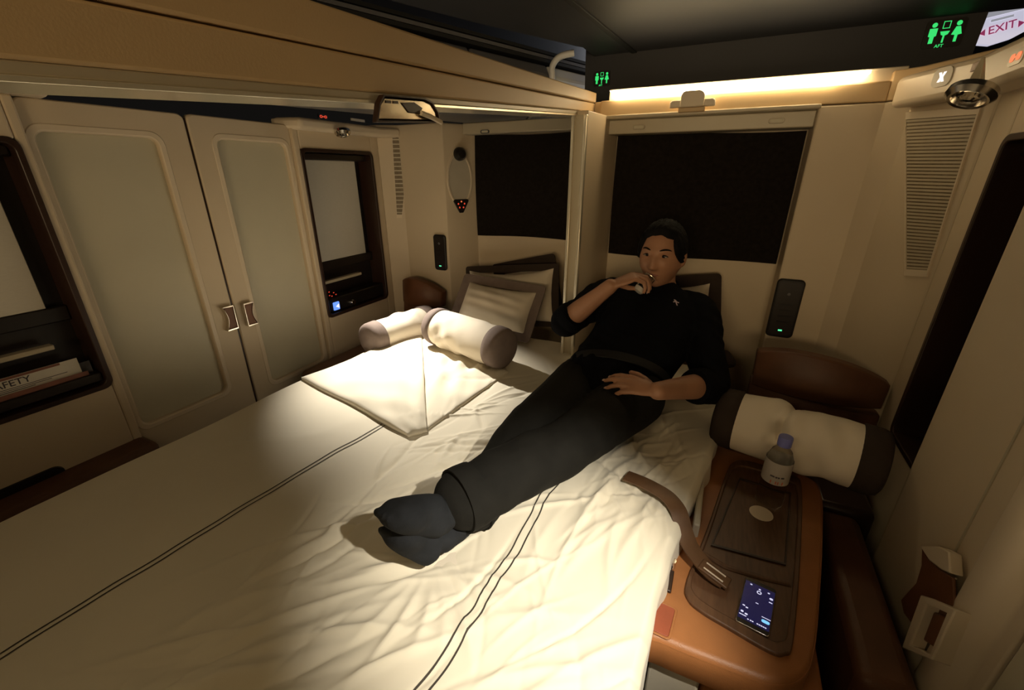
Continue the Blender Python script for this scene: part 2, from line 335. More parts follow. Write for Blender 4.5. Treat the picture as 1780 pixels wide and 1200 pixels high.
A = AZ(985, -5, 1.86); B = AZ(1112, 98, 1.86); d = unit(B-A); s_ = unit(np.cross(d, Z_))
g = G().obox((A+B)/2+(0, 0, -.002), d, s_, Z_, np.linalg.norm(B-A)/2, .012, .004); struct(g.build('trim_13', 'groove', bevel=.002), 'black groove across the dark ceiling')

# bins on the far side
T0, T1 = AZ(470, -28, 1.845), AZ(1012, 113, 1.845); bd = unit(T1-T0); bo_ = unit(np.cross(Z_, bd)); bL = np.linalg.norm(T1-T0)
bins = thing('overhead_bin', (T0[0], T0[1], 1.62), 'dark overhead stowage bin running along the ceiling beyond the tan header', 'bin')
prof = [(.50, 1.60), (.16, 1.60), (.07, 1.64), (.02, 1.70), (.005, 1.77), (.03, 1.815), (.5, 1.815)]
def bpt(l, x, z): return np.array((T0[0], T0[1], 0))+bd*l+bo_*x+Z_*z
ls = [np.dot(AZ(u, v, 1.845)-T0, bd) for u, v in ((828, 62), (957, 100))]
for la, lb_, m in ((-.6, ls[0]-.008, 'binm'), (ls[0]+.008, ls[1]-.006, 'binm'), (ls[1]+.006, ls[1]+1.2, 'binw')):
    G().rings([[bpt(la, x, z) for x, z in prof], [bpt(lb_, x, z) for x, z in prof]]).build('bin_door', m, bins, bevel=.008)
for z, m in ((1.845, 'binm'), (1.83, 'groove'), (1.862, 'groove')): G().rings([[bpt(-.6, x, zz) for x, zz in ((.015, z-.006), (.3, z-.006), (.3, z+.006), (.015, z+.006))], [bpt(ls[1]+.6, x, zz) for x, zz in ((.015, z-.006), (.3, z-.006), (.3, z+.006), (.015, z+.006))]]).build('rail', m, bins)
arch = [bpt(ls[1], .02, 1.68), bpt(ls[1], -.005, 1.76), bpt(ls[1], -.005, 1.81), bpt(ls[1]+.02, -.03, 1.845), bpt(ls[1]+.06, -.08, 1.858)]
tag(G().tube(catm_(arch), .014, 10).build('arch_rib', 'binw', bins), 'pale curved rib')
g = G().box((-1.7, 4.1, .8), (.3, 4.16, 2.10)); struct(g.build('wall_cabin', 'binw', smooth=False), 'pale far cabin wall seen past the bulkhead')

# ================================================================== LEFT WALL: doors, niches, lamp panel
def door_leaf(name, y0, y1, z0, z1, x, pane, handle_y, side):
    d = struct(G().ring(on(rr(y1-y0, z1-z0, .022), (x, (y0+y1)/2, (z0+z1)/2), Y_, Z_),
                        on(rr(pane[1]-pane[0], pane[3]-pane[2], .03), (x, (pane[0]+pane[1])/2, (pane[2]+pane[3])/2), Y_, Z_), X_, -.035, 0).build(name, 'cream', bevel=.005))
    ow, oh = pane[1]-pane[0]+.045, pane[3]-pane[2]+.045; cy, cz = (pane[0]+pane[1])/2, (pane[2]+pane[3])/2
    G().ring(on(rr(ow, oh, .045), (x, cy, cz), Y_, Z_), on(rr(ow-.04, oh-.04, .03), (x, cy, cz), Y_, Z_), X_, -.004, .002).build('pane_trim', 'cream2', d, bevel=.003)
    tag(G().prism(on(rr(pane[1]-pane[0]+.01, pane[3]-pane[2]+.01, .03), (x, cy, cz), Y_, Z_), X_, -.028, -.018).build('pane', 'frost', d, smooth=False), 'frosted pane')
    return d
door_leaf('door_1', 0.613, 1.062, 0.30, 1.553, XL-.02, (0.634, .955, .455, 1.465), 1.03, -1)
door_leaf('door_2', 1.072, 1.505, 0.30, 1.555, XL-.02, (1.165, 1.475, .40, 1.475), 1.1, 1)
g = G().box((XL-.05, 1.060, .30), (XL-.028, 1.074, 1.54)); struct(g.build('trim_14', 'darkwood'), 'dark seam between the two door leaves')
g = G().box((XL-.13, .60, 0), (XL-.02, 1.52, .30)); struct(g.build('baseboard_left', 'cream', smooth=False, bevel=.004))
def handle(name, o, out, along, side, label, h=.105, w=.05, parent=None):
    """hour-glass leather pull with chrome rims; out = normal, along = horizontal axis"""
    o, out, along = np.array(o, float), unit(out), unit(along)
    t = thing(name, tuple(o), label, 'handle') if parent is None else parent
    def pts(k, off):
        P = []
        zs = np.linspace(-h/2, h/2, 13)
        for z in zs: P.append((w*(.5-.28*math.cos(math.pi*z/h))*k, z*k))
        for z in zs[::-1]: P.append((-w*.42*k, z*k))
        return on(P, o+out*off, along*side, Z_)
    outer, inner = pts(1.0, 0), pts(.90, 0)
    G().prism(inner, out, .004, .022).build('leather_grip', 'brown', t, bevel=.004)
    tag(G().ring(outer, inner, out, .0, .024).build('rim', 'chrome', t, bevel=.002), 'chrome rim')
    return t
d1 = [o for o in bpy.data.objects if o.name == 'door_1'][0]; d2 = [o for o in bpy.data.objects if o.name == 'door_2'][0]
hp = AX(396, 552, XL-.02); handle('handle', hp, X_, Y_, -1, None, parent=d1)
hp = AX(430, 545, XL-.02); handle('handle', hp, X_, Y_, 1, None, parent=d2)

def niche(name, x, out, y0, y1, z0, z1, zb, label, cat='wall niche'):
    """dark wood framed niche with a pale blind in its upper part; out = direction into the room"""
    s = 1 if out > 0 else -1; cy, cz = (y0+y1)/2, (z0+z1)/2
    t = thing(name, (x-s*.10, cy, z0), label, cat)
    xo = np.array((x, cy, cz))
    G().ring(on(rr(y1-y0+.012, z1-z0+.012, .03), xo, Y_, Z_), on(rr(y1-y0-.022, z1-z0-.022, .022), xo, Y_, Z_), X_*s, -.10, .006).build('frame', 'darkwood', t, bevel=.003)
    G().box((min(x-s*.10, x-s*.11), y0-.005, z0-.005), (max(x-s*.10, x-s*.11), y1+.005, z1+.005)).build('back_panel', 'dark', t, smooth=False)
    tag(G().box((min(x-s*.075, x-s*.082), y0+.004, zb), (max(x-s*.075, x-s*.082), y1-.06, z1-.035)).build('blind', 'blind', t, bevel=.002), 'pale grey blind')
    G().box((min(x-s*.072, x-s*.098), y0+.008, zb-.05), (max(x-s*.072, x-s*.098), y1-.012, zb)).build('blind_bar', 'dark', t, bevel=.004)
    G().box((min(x-s*.03, x-s*.10), y0+.008, z1-.045), (max(x-s*.03, x-s*.10), y1-.012, z1-.012)).build('head_box', 'dark', t, bevel=.006)
    return t
n1 = niche('wall_niche', XL, 1, *N1, .945, 'dark framed niche nearest on the left wall, with papers in its lower pocket')
n2 = niche('wall_niche', XL, 1, *N2, .905, 'dark framed niche between the double doors and the left corner, with a small blue screen')
tag(G().box((XL-.062, N1[0]+.01, .822), (XL-.03, N1[1]-.09, .838)).build('ledge', 'rail', n1, bevel=.003), 'pale metal ledge')
G().box((XL-.10, N1[0]+.01, .680), (XL-.012, N1[1]-.012, .712)).build('pocket_lip', 'dark', n1, bevel=.004)
tag(G().box((XL-.06, N2[0]+.012, .795), (XL-.03, N2[1]-.16, .811)).build('ledge', 'rail', n2, bevel=.003), 'pale metal ledge')
G().box((XL-.085, N2[0]+.008, .640), (XL-.015, N2[1]-.012, .715)).build('control_panel', 'black', n2, bevel=.006)
c = AX(585, 532, XL-.012); tag(G().prism(on(rr(.040, .044, .004), c, Y_, Z_), X_, -.004, .002).build('screen', 'bluelit', n2), 'small lit blue screen')
c2 = c+np.array((0.0022, .004, -.002)); G().prism([c2+Z_*.012+Y_*.012, c2-Z_*.012+Y_*.012, c2-Y_*.010], X_, 0, .0008).build('screen_mark', 'whitelit', n2)
c = AX(612, 525, XL-.012); tag(G().lathe([(.0, -.01), (.016, -.01), (.016, .012), (.013, .016), (0, .016)], c, X_, 18).build('knob', 'chrome', n2), 'chrome dial')
for k, (u, v) in enumerate(((566, 512), (572, 508), (573, 514), (580, 509), (584, 512), (577, 515))):
    c = AX(u, v, XL-.03); tag(G().obox(c, Y_, Z_, X_, .0035, .0022, .001).build('indicator', 'redlit', n2), 'dim red indicator')
# papers in the near niche
px = XL-.035
def card(name, y0, y1, z0, z1, x, m, label, tilt=0.0):
    return tag(G().rings([[(x, y0, z0), (x+.0015, y0, z0), (x+.0015-tilt, y0, z1), (x-tilt, y0, z1)], [(x, y1, z0), (x+.0015, y1, z0), (x+.0015-tilt, y1, z1), (x-tilt, y1, z1)]]).build(name, m, smooth=False), label, 'paper')
sc = card('safety_card', .28, .534, .712, .776, px, 'paper', 'white safety leaflet with dark capitals standing in the near left niche', .0)
sc['category'] = 'leaflet'
tg = text_geo('SAFETY', (px+.0016, .322, .745), Y_, Z_, .0285); tg.build('lettering', 'ink', sc, smooth=False)
for k in range(3): G().box((px+.0015, .30, .738-k*.005), (px+.0022, .50-.04*k, .7398-k*.005)).build('print_line', 'ink', sc, smooth=False)
G().box((px+.0015, .281, .768), (px+.0022, .49, .7755)).build('print_band', 'paperred', sc, smooth=False)
card('magazine', .33, .545, .712, .727, px+.012, 'paperred', 'red brown magazine in front of the safety leaflet')
card('brochure', .36, .565, .712, .752, px-.012, 'paperblue', 'grey blue brochure behind the safety leaflet, at the right of the pocket')
# lower grip recess on the near left wall
c = AX(70, 828, XL); g = G().prism(on(rr(.34, .055, .026), (XL, .22, c[2]-.015), Y_, Z_), X_, -.01, .004)
struct(g.build('trim_15', 'dark', bevel=.003), 'dark oval grip recess low on the left wall')
g = G().prism(on(rr(.30, .025, .012), (XL, .23, c[2]-.012), Y_, Z_), X_, .004, .006); struct(g.build('trim_16', 'black', bevel=.001), 'black slot in the grip recess')
g = G().box((XL-.10, -.5, 0), (XL+.10, .62, .43)); struct(g.build('trim_17', 'seatbr', bevel=.02), 'brown ledge at the foot of the left wall')

# lamp panels above the walls
def lamp_panel(name, pts, z0, z1, label, cat='lamp panel'):
    t = thing(name, (*np.mean(np.array(pts), axis=0), z0), label, cat)
    P = [np.array((x, y, 0)) for x, y in pts]
    G().prism(P, Z_, z0, z1).build('housing', 'cream2', t, bevel=.016, seg=3)
    return t
lpL = lamp_panel('lamp_panel', [(XL-.08, 1.47), (XL+.045, 1.52), (XL+.06, 2.02), (-1.08, YB), (XL-.08, YB)], 1.535, 1.585, 'cream lamp panel above the left corner niche with a small red sign')
def reading_lamp(o, d, label, cat='lamp', fin=False, r=.030):
    o, d = np.array(o, float), unit(d); t = thing('reading_lamp', tuple(o), label, cat)
    tag(G().lathe([(r*1.25, -.012), (r*1.3, .0), (r*1.05, .010), (r*.9, .008), (r*.8, -.004)], o, d, 24).build('bezel', 'chrome', t), 'chrome ring')
    G().lathe([(0, .016), (r*.30, .014), (r*.55, .008), (r*.55, -.002), (0, -.002)], o, d, 20).build('lens', 'glass', t)
    if fin:
        e = unit(np.cross(d, X_)); up = Z_
        G().rings([[o+up*.01+d*-.01+unit((-.6, -.8, 0))*q*.016+unit((-.8, .6, 0))*p*.012 for p, q in ((-1, -1), (1, -1), (1, 1), (-1, 1))],
                   [o+up*.075+unit((-.6, -.8, 0))*q*.003+unit((-.8, .6, 0))*p*.003 for p, q in ((-1, -1), (1, -1), (1, 1), (-1, 1))]]).build('fin', 'rail', t, bevel=.002)
    return t
reading_lamp(np.array((-1.125, 1.735, 1.533)), (.3, -.15, -1), 'small chrome reading lamp under the left lamp panel, beside the red sign')
# signs on the left lamp panel
def sign(c, a, b, w, h, label, icon, body='black', grp=None):
    c, a, b = np.array(c, float), unit(a), unit(b); n = np.cross(a, b)
    t = thing('lit_sign', tuple(c), label, 'sign')
    G().prism(on(rr(w, h, min(h, w)*.35), c, a, b), n, -.006, .0).build('face', body, t)
    return t, c, a, b, n
o_, a_, b_ = AX(562, 203, XL+.047), np.array((0, 1, 0)), Z_
t, c, a, b, n = sign(AX(562, 203, XL+.062), (0, 1, 0), Z_, .055, .026, 'small red lit no smoking sign on the left lamp panel', None)
for q in (-1, 1): G().ring(on(rr(.016, .012, .006), c+a*q*.013, a, b), on(rr(.008, .005, .0024), c+a*q*.013, a, b), n, .0, .001).build('icon', 'redlit', t)
G().obox(c+n*.0005, a, b, n, .006, .002, .0006).build('icon', 'redlit', t)
t, c, a, b, n = sign(AX(665, 207, XL+.062), (0, 1, 0), Z_, .050, .024, 'small white lit seat belt sign on the left lamp panel', None)
def belt_icon(t, c, a, b, n, k=1.0):
    for q in (-1, 1): G().prism(on([(q*.002*k, -.010*k), (q*.009*k, -.010*k), (q*.004*k, 0), (q*.010*k, .010*k), (q*.003*k, .010*k), (-q*.001*k, 0)][::q], c, a, b), n, .0, .001).build('icon', 'whitelit', t, smooth=False)
belt_icon(t, c, a, b, n, .8)
g = G().obox(AX(622, 209, XL+.061), Y_, Z_, X_, .048, .006, .002); g.build('groove', 'rail', lpL, bevel=.001)
lp0 = lamp_panel('lamp_panel', [(XL-.08, -.30), (XL+.05, -.30), (XL+.06, .60), (XL+.03, .685), (XL-.08, .70)], 1.553, 1.602, 'cream rounded lamp panel end above the near left niche')

# vents in the corners
def vent(tl, tr, br, bl, n, label, mid=None, nx=7, nz=44):
    tl, tr, br, bl = (np.array(p, float) for p in (tl, tr, br, bl)); n = unit(n)
    t = thing('air_vent', tuple(bl), label, 'vent')
    G().prism([bl, br, tr, tl], n, -.004, .0015).build('grille', 'mesh', t, smooth=False)
    e = [bl, br, tr, tl]; cc = sum(e)/4
    G().ring([cc+(p-cc)*1.06+Z_*(.008 if p[2] > cc[2] else -.008) for p in e], e, n, -.002, .005).build('frame', 'cream2', t, bevel=.002)
    for k in range(nz):
        f = (k+.5)/nz; a, b = bl+(tl-bl)*f, br+(tr-br)*f
        G().obox((a+b)/2+n*.002, unit(b-a), Z_, n, np.linalg.norm(b-a)/2, .0030, .0015).build('slat', 'rail', t, smooth=False)
    return t
nL = unit((.6, -1.0, 0))
nR = unit((-(1.96-1.74), -(XR-1.12), 0))
o = (1.12, 1.96, 0)
vent(AP(1577, 208, o, nR), AP(1700, 199, o, nR), AP(1614, 470, o, nR), AP(1577, 468, o, nR), nR, 'tall tapered slatted vent in the right corner, above the brown seat back')
oL = (XL, 2.06, 0); nLr = unit((.06, -.10, 0))
vent(AP(682, 239, oL, nLr), AP(712, 239, oL, nLr), AP(699, 373, oL, nLr), AP(690, 373, oL, nLr), nLr, 'small tapered slatted vent in the left corner beside the dark niche', nz=18)

# dark fabric headboards
def panel(name, y, x0, x1, z0, z1, label, wav):
    P = quadmap([(x0, y, z0), (x1, y, z0), (x1, y, z1), (x0, y, z1)], (24, 20))
    U, V = np.meshgrid(np.linspace(0, 1, 24), np.linspace(0, 1, 20))
    P[..., 2] += (np.sin(U*5+wav)*.006)*(V*2-1)**3; P[..., 1] -= .012+.008*np.sin(V*math.pi)+.003*np.sin(U*9+wav)
    return tag(G().grid(P, .012, (0, 1, 0)).build(name, 'fabric'), label, 'headboard')
panel('headboard', YP-.002, .145, .868, .985, 1.505, 'large dark brown fabric headboard behind the lying person', .5)
panel('headboard', 2.30-.002, -.695, .0, 1.005, 1.545, 'dark brown fabric headboard of the left suite, above the stacked pillows', 2)
for k, (u, v, y, z) in enumerate(((1110, 221, YR+.027, 0), (1350, 210, YR+.027, 0), (843, 229, 2.198, 0))):
    c = AY(u, v, y); lab = ('oval downlight above the left edge of the large right headboard', 'oval downlight above the right edge of the large right headboard', 'oval downlight above the left suite headboard')[k]
    t = thing('downlight', tuple(c), lab, 'downlight')
    G().ring(on(rr(.052, .018, .0088), c, X_, Z_), on(rr(.040, .011, .0053), c, X_, Z_), (0, -1, 0), -.002, .005).build('bezel', 'rail' if k < 2 else 'binm', t, bevel=.001)
    G().prism(on(rr(.041, .012, .0058), c, X_, Z_), (0, -1, 0), -.002, .003).build('lens', 'frost', t)
# oval lamp recess on the left reveal, with triangular control
rn = unit((.18, -.10, 0)); ra = unit((.10, .18, 0)); ro = np.array((-.80, YB, 0))
c = AP(799, 312, ro, rn); t = thing('niche_lamp', tuple(c), 'oval recessed lamp with a dark round head on the left headboard column', 'lamp')
ov = [(math.cos(q)*.078*(1.0), math.sin(q)*.135) for q in np.linspace(0, 2*math.pi, 32, endpoint=False)]
G().ring(on([(x*1.06, y*1.03) for x, y in ov], c, ra, Z_), on([(x*.9, y*.94) for x, y in ov], c, ra, Z_), rn, -.002, .006).build('rim', 'cream2', t, bevel=.002)
tag(G().prism(on([(x*.9, y*.94) for x, y in ov], c, ra, Z_), rn, -.001, .0015).build('recess_face', 'bone', t), 'shallow cream recess')
c2 = AP(797, 268, ro, rn); tag(G().lathe([(0, .045), (.022, .043), (.034, .028), (.036, .008), (.030, 0), (0, 0)], c2, rn, 24).build('lamp_head', 'black', t), 'dark round lamp head')
c2 = AP(801, 356, ro, rn); k = thing('seat_control', tuple(c2), 'small dark triangular control with red lit keys under the oval lamp', 'control')
G().prism(on([(-.045, .030), (.045, .030), (.05, .02), (.012, -.045), (-.012, -.045), (-.05, .02)], c2, ra, Z_), rn, .0, .008).build('plate', 'black', k, bevel=.003)
for q in range(5):
    an = math.pi/2+q*2*math.pi/5; p = c2+ra*.021*math.cos(an)+Z_*(.018*math.sin(an))+rn*.008
    G().ell(p, (.006, .004, .005), None, 8, 6).build('key', 'redlit' if q else 'orangelit', k)

# remotes on the back walls
def remote(c, a, b, n, w, h, label, skew=0.0):
    c, a, b, n = np.array(c, float), unit(a), unit(b), unit(n); t = thing('remote_control', tuple(c), label, 'remote')
    pts = [(x+skew*y, y) for x, y in rr(w, h, .018)]
    G().prism(on(pts, c, a, b), n, 0, .016).build('body', 'black', t, bevel=.005)
    G().prism(on([(x*.8, y*.9) for x, y in pts], c, a, b), n, .016, .0172).build('face', 'dark', t)
    tag(G().obox(c+b*h*-.37+a*skew*h*-.37+n*.018, a, b, n, .007, .003, .001).build('indicator', 'ledgreen', t), 'green light')
    tag(G().lathe([(0, .003), (.006, .003), (.007, 0), (0, 0)], c+b*h*.26+n*.0172, n, 14).build('button', 'binm', t), 'round button')
    for q in range(4): G().obox(c+b*(h*(.08-.1*q))+n*.0175, a, b, n, w*.22, .004, .0006).build('key', 'black', t)
    return t
remote(AY(1364, 536, YR), X_, Z_, -Y_, .098, .245, 'dark remote control on the right back wall with a small green light')
remote(AY(767, 439, YB), X_, Z_, -Y_, .085, .21, 'small dark remote control on the left back wall with a green light')

# ================================================================== RIGHT WALL
n3 = niche('wall_niche', XR, -1, 1.16, 1.62, .56, 1.435, 1.6, 'dark niche on the right wall beside the brown seat, with a blue glint')
for o in list(n3.children):
    if o.name.startswith('blind'): bpy.data.objects.remove(o)
c = AX(1594, 850, XR+.03); tag(G().obox(c, Y_, Z_, X_, .02, .022, .003).build('screen', 'bluelit', n3), 'small blue screen')
c = AX(1587, 826, XR+.03); tag(G().lathe([(0, .02), (.016, .018), (.018, 0), (0, 0)], c, -X_, 16).build('knob', 'chrome', n3), 'chrome dial')
# half-open right door leaf with stepped stile, handle and latch
XD = 1.19
d3 = struct(G().prism([(XD, 1.285, 0), (XD-.004, 1.262, 0), (XD+.010, 1.20, 0), (XD+.014, 1.02, 0), (XD+.010, .93, 0), (XD+.05, .93, 0), (XD+.05, 1.285, 0)], Z_, .02, 1.545).build('door_3', 'cream', bevel=.008, angle=60), 'half open right door leaf')
G().box((XD+.012, 1.020, .10), (XD+.0155, 1.026, 1.53)).build('seam', 'rail', d3)
d4 = struct(G().prism([(XD+.012, .93, 0), (XD-.012, .918, 0), (XD-.016, .90, 0), (XD-.016, .868, 0), (XD-.006, .850, 0), (XD+.018, .838, 0), (XD+.020, .812, 0), (XD+.06, .812, 0), (XD+.06, .93, 0)], Z_, .02, 1.545).build('door_4', 'cream2', bevel=.004, angle=50), 'rounded jamb of the right door')
g = G().box((XD+.03, .795, 0), (XD+.06, .812, 1.545)); struct(g.build('trim_18', 'darkwood'), 'dark slot beside the right door jamb')
g = G().box((XD+.015, .40, 0), (XD+.06, .795, 1.545)); struct(g.build('trim_19', 'frost', bevel=.004), 'pale pane of the near right door')
# handle: hour-glass leather grip with chrome rims, and the latch block below it
hx = XD-.008
def hp_(u, v, x=hx): return AX(u, v, x)
hl = [hp_(1608, 953), hp_(1607, 985), hp_(1598, 1015), hp_(1571, 1045), hp_(1576, 1068), hp_(1590, 1086)]
hr = [hp_(1668, 1070), hp_(1664, 1040), hp_(1662, 1006), hp_(1640, 994), hp_(1622, 978)]
hg_ = tag(G().prism(hl+hr, -X_, 0, .006).build('handle', 'brown', d3, bevel=.002), 'brown leather grip')
G().tube(hl, .0022, 8).build('rim', 'chrome', hg_); G().tube([hl[0]]+hr[::-1][:3], .0022, 8).build('rim', 'chrome', hg_)
G().prism([hp_(1608, 952), hp_(1625, 978), hp_(1645, 993), hp_(1662, 1000), hp_(1660, 962), hp_(1640, 952)][::-1], -X_, -.012, .010).build('thumb_plate', 'cream2', hg_, bevel=.003)
bx = XD-.030
bo = [AX(1606, 1036, bx), AX(1572, 1128, bx), AX(1626, 1150, bx), AX(1668, 1062, bx)]
bi = [AX(1617, 1052, bx), AX(1588, 1124, bx), AX(1622, 1140, bx), AX(1652, 1068, bx)]
lb = tag(G().ring(bo, bi, -X_, -.03, .006).build('latch_block', 'cream2', d4, bevel=.003), 'cream latch block')
G().prism(bi, -X_, -.03, -.018).build('recess', 'black', lb)
ii = [AX(1620, 1062, bx), AX(1601, 1112, bx), AX(1622, 1126, bx), AX(1640, 1072, bx)]
G().prism(ii, -X_, -.018, -.002).build('grip_insert', 'brown', lb, bevel=.004)

# overhead panel at the right corner
lpR = lamp_panel('lamp_panel', [(1.065, 1.965), (1.075, 1.90), (1.165, 1.70), (1.165, 1.05), (1.36, 1.05), (1.36, 1.95)], 1.545, 1.632, 'long cream lamp panel over the right corner with lit signs')
E2 = np.array((1.165, 1.70, 0)); E1 = np.array((1.075, 1.90, 0)); dA = unit(E1-E2); nA = unit(np.array((dA[1], -dA[0], 0)))
nA = nA if nA[0] < 0 else -nA
aA = np.cross(Z_, nA)
c = AP(1637, 134, E2+nA*.002, nA)
t, c, a, b, n = sign(c, aA, Z_, .060, .048, 'white lit seat belt sign in an oval on the right lamp panel', None, 'rail'); belt_icon(t, c, a, b, n, 1.2)
c = AX(1766, 99, 1.163); t, c, a, b, n = sign(c, -Y_, Z_, .060, .032, 'orange lit no smoking sign at the right end of the right lamp panel', None, 'rail')
for q in (-1, 1): G().prism(on(rr(.020, .016, .006), c+a*q*.013, a, b), n, .0, .001).build('icon', 'orangelit', t)
G().obox(c+n*.0005, a, b, n, .008, .002, .0006).build('icon', 'orangelit', t)
c = AX(1690, 118, 1.163); G().obox(c, Y_, Z_, X_, .045, .010, .002).build('groove', 'brown', lpR, bevel=.001)
reading_lamp(np.array(LAMP_R)+np.array((.0, .0, .018)), (-.35, -.35, -1), 'chrome reading lamp with a pointed fin under the right lamp panel', fin=True, r=.036)

# strip light above the right header
ya = YR-.014; l0, l1 = AY(1060, 158, ya), AY(1515, 122, ya)
z0, z1 = 1.636, 1.664
sl = thing('strip_light', (l0[0], ya, z0), 'long glowing strip light above the right headboard recess', 'light')
G().prism([(l0[0]+.02, ya, z0), (l1[0]-.10, ya, z0-.006), (l1[0]-.04, ya, z1-.012), (l1[0], ya, z1-.008), (l1[0], ya, z1), (l0[0], ya, z1)], Y_, 0, .035).build('diffuser', 'strip', sl, smooth=False)
G().box((l0[0]-.01, ya+.036, z0-.004), (1.10, ya+.05, z1+.010)).build('housing', 'cream2', sl, bevel=.003)
c = AY(1203, 184, YR-.016)
hk = thing('latch', tuple(c), 'cream rounded latch on the header in front of the glowing strip', 'latch')
G().prism(on(rr(.086, .055, (.004, .024, .018, .004)), c+np.array((.0, 0, .022)), X_, Z_), -Y_, -.002, .020).build('hook', 'cream2', hk, bevel=.006)
G().prism(on(rr(.165, .026, (.004, .014, .012, .004)), c+np.array((0, 0, .008)), X_, Z_), -Y_, -.004, .012).build('base', 'cream2', hk, bevel=.005)
G().prism(on(rr(.095, .016, .003), c-np.array((0, 0, .014)), X_, Z_), -Y_, -.002, .016).build('lower_plate', 'tan', hk, bevel=.003)

# chrome latch unit on the header beam
c = AX(706, 190, .062)
lu = thing('beam_latch', tuple(c), 'chrome trapezoid latch unit set in the tan header beam', 'latch')
sl_ = (1.580-1.431)/1.8; bA = unit((0, 1, sl_))
pts = [(-.088, -.020), (.098, -.020), (.093, -.004), (.075, .012), (.05, .018), (-.065, .018), (-.078, .006)]
G().ring(on([(x*1.06, y*1.16) for x, y in pts], c, bA, Z_), on(pts, c, bA, Z_), X_, -.004, .008).build('dark_rim', 'darkwood', lu, bevel=.001)
tag(G().prism(on([(x*.99, y*.98) for x, y in pts], c, bA, Z_), X_, -.004, .004).build('plate', 'latchplate', lu, bevel=.003), 'reflective chrome plate')
G().prism(on([(-.02, .010), (.02, .012), (.045, .003), (.035, -.008), (.0, -.006)], c, bA, Z_), X_, .004, .006).build('catch', 'darkwood', lu, bevel=.001)
tag(G().tube([c+bA*.035+X_*.008+Z_*-.006, c+bA*.06+X_*.012+Z_*-.012, c+bA*.10+X_*.010+Z_*-.022], .005, 8).build('lever', 'cream2', lu), 'pale lever')
for q in (-.055, -.035): G().obox(c+bA*q+Z_*.010+X_*.0045, bA, Z_, X_, .007, .0022, .0008).build('slot', 'darkwood', lu)

# green lavatory signs, exit sign
def lav(c, k, label):
    c = np.array(c, float); t = thing('lit_sign', tuple(c), label, 'sign'); a, b, n = X_, Z_, -Y_
    G().prism(on(rr(.11*k, .085*k, .01*k), c, a, b), n, -.002, .001).build('face', 'black', t)
    def P(pts): return on([(x*k, y*k) for x, y in pts], c+n*.001, a, b)
    for q, wide in ((-.032, False), (.034, True)):
        G().prism(P([(q+.0075*math.cos(w), .027+.0075*math.sin(w)) for w in np.linspace(0, 6.283, 10, endpoint=False)]), n, 0, .001).build('icon', 'green', t)
        body = [(q-.011, .017), (q-.011, -.006), (q-.006, -.008), (q-.006, -.028), (q+.006, -.028), (q+.006, -.008), (q+.011, -.006), (q+.011, .017)] if not wide else \
               [(q-.006, .017), (q-.014, -.006), (q-.004, -.008), (q-.004, -.028), (q+.004, -.028), (q+.004, -.008), (q+.014, -.006), (q+.006, .017)]
        G().prism(P(body[::-1]), n, 0, .001).build('icon', 'green', t)
    G().ring(P([(-.009, .014), (.011, .014), (.011, .036), (-.009, .036)]), P([(-.007, .016), (.009, .016), (.009, .034), (-.007, .034)]), n, 0, .001).build('icon', 'green', t)
    G().prism(P([(-.012, .006), (.014, .006), (.010, -.004), (.003, -.007), (.003, -.028), (-.002, -.028), (-.002, -.007), (-.008, -.004)][::-1]), n, 0, .001).build('icon', 'green', t)
    text_geo('AFT', c+n*.0016+a*-.017*k+b*-.042*k, a, b, .014*k).build('lettering', 'green', t, smooth=False)
lav(AY(1641, 58, 2.297), 1.0, 'green lit lavatory sign at the right end of the dark bulkhead')
lav(AY(1046, 137, 2.297), .72, 'small green lit lavatory sign at the left end of the dark bulkhead')
ye = 2.75
P = [AY(u, v, ye) for u, v in ((1680, 90), (1695, 76), (1722, 78), (1760, 66), (1790, 50), (1810, -40), (1700, -40))]
ex = thing('exit_sign', tuple(AY(1740, 50, ye)), 'backlit white exit sign with pink letters beyond the bulkhead', 'sign')
G().prism(P, Y_, 0, .03).build('panel', 'exitpan', ex, smooth=False)
e0, e1 = AY(1716, 61, ye), AY(1758, 49, ye); ea = unit(e1-e0); ez = unit(np.cross(-Y_, ea)); ez = ez if ez[2] > 0 else -ez
tw = text_geo('EXIT', e0-Y_*.002, ea, ez, .040); tw.build('lettering', 'exitred', ex, smooth=False)
p = AY(1769, 48, ye)-Y_*.002; G().prism([p-ez*.0, p+ez*.024, p+ea*.018+ez*.012], -Y_, 0, .001).build('arrow', 'exitred', ex, smooth=False)
p = e0-Y_*.002-ea*.008; G().prism([p, p+ez*.024, p-ea*.018+ez*.012], -Y_, 0, .001).build('arrow', 'exitred', ex, smooth=False)
for q, (u0, v0, u1, v1) in enumerate(((1714, 27, 1790, 8), (1722, 37, 1762, 27))):
    p0, p1 = AY(u0, v0, ye)-Y_*.002, AY(u1, v1, ye)-Y_*.002; dd = unit(p1-p0)
    G().obox((p0+p1)/2, dd, np.cross(dd, Y_), Y_, np.linalg.norm(p1-p0)/2, .010-.006*q, .001).build('slot', 'slotgrey', ex, smooth=False)

# ================================================================== BED
ZB = .55
bed = thing('double_bed', (-.08, .9, 0), 'wide double bed spanning both suites, under the cream sheet', 'bed')
G().box((-.80, -.35, .12), (.60, 1.78, .30)).build('base', 'bone', bed, bevel=.01)
G().box((-.80, -.35, .30), (-.112, 1.85, .535)).build('mattress', 'pillow', bed, bevel=.03)
G().box((-.108, -.35, .30), (.62, 1.85, .535)).build('mattress', 'pillow', bed, bevel=.03)
G().box((-.70, -.30, 0), (.50, 1.6, .12)).build('plinth', 'darkwood', bed, bevel=.01)

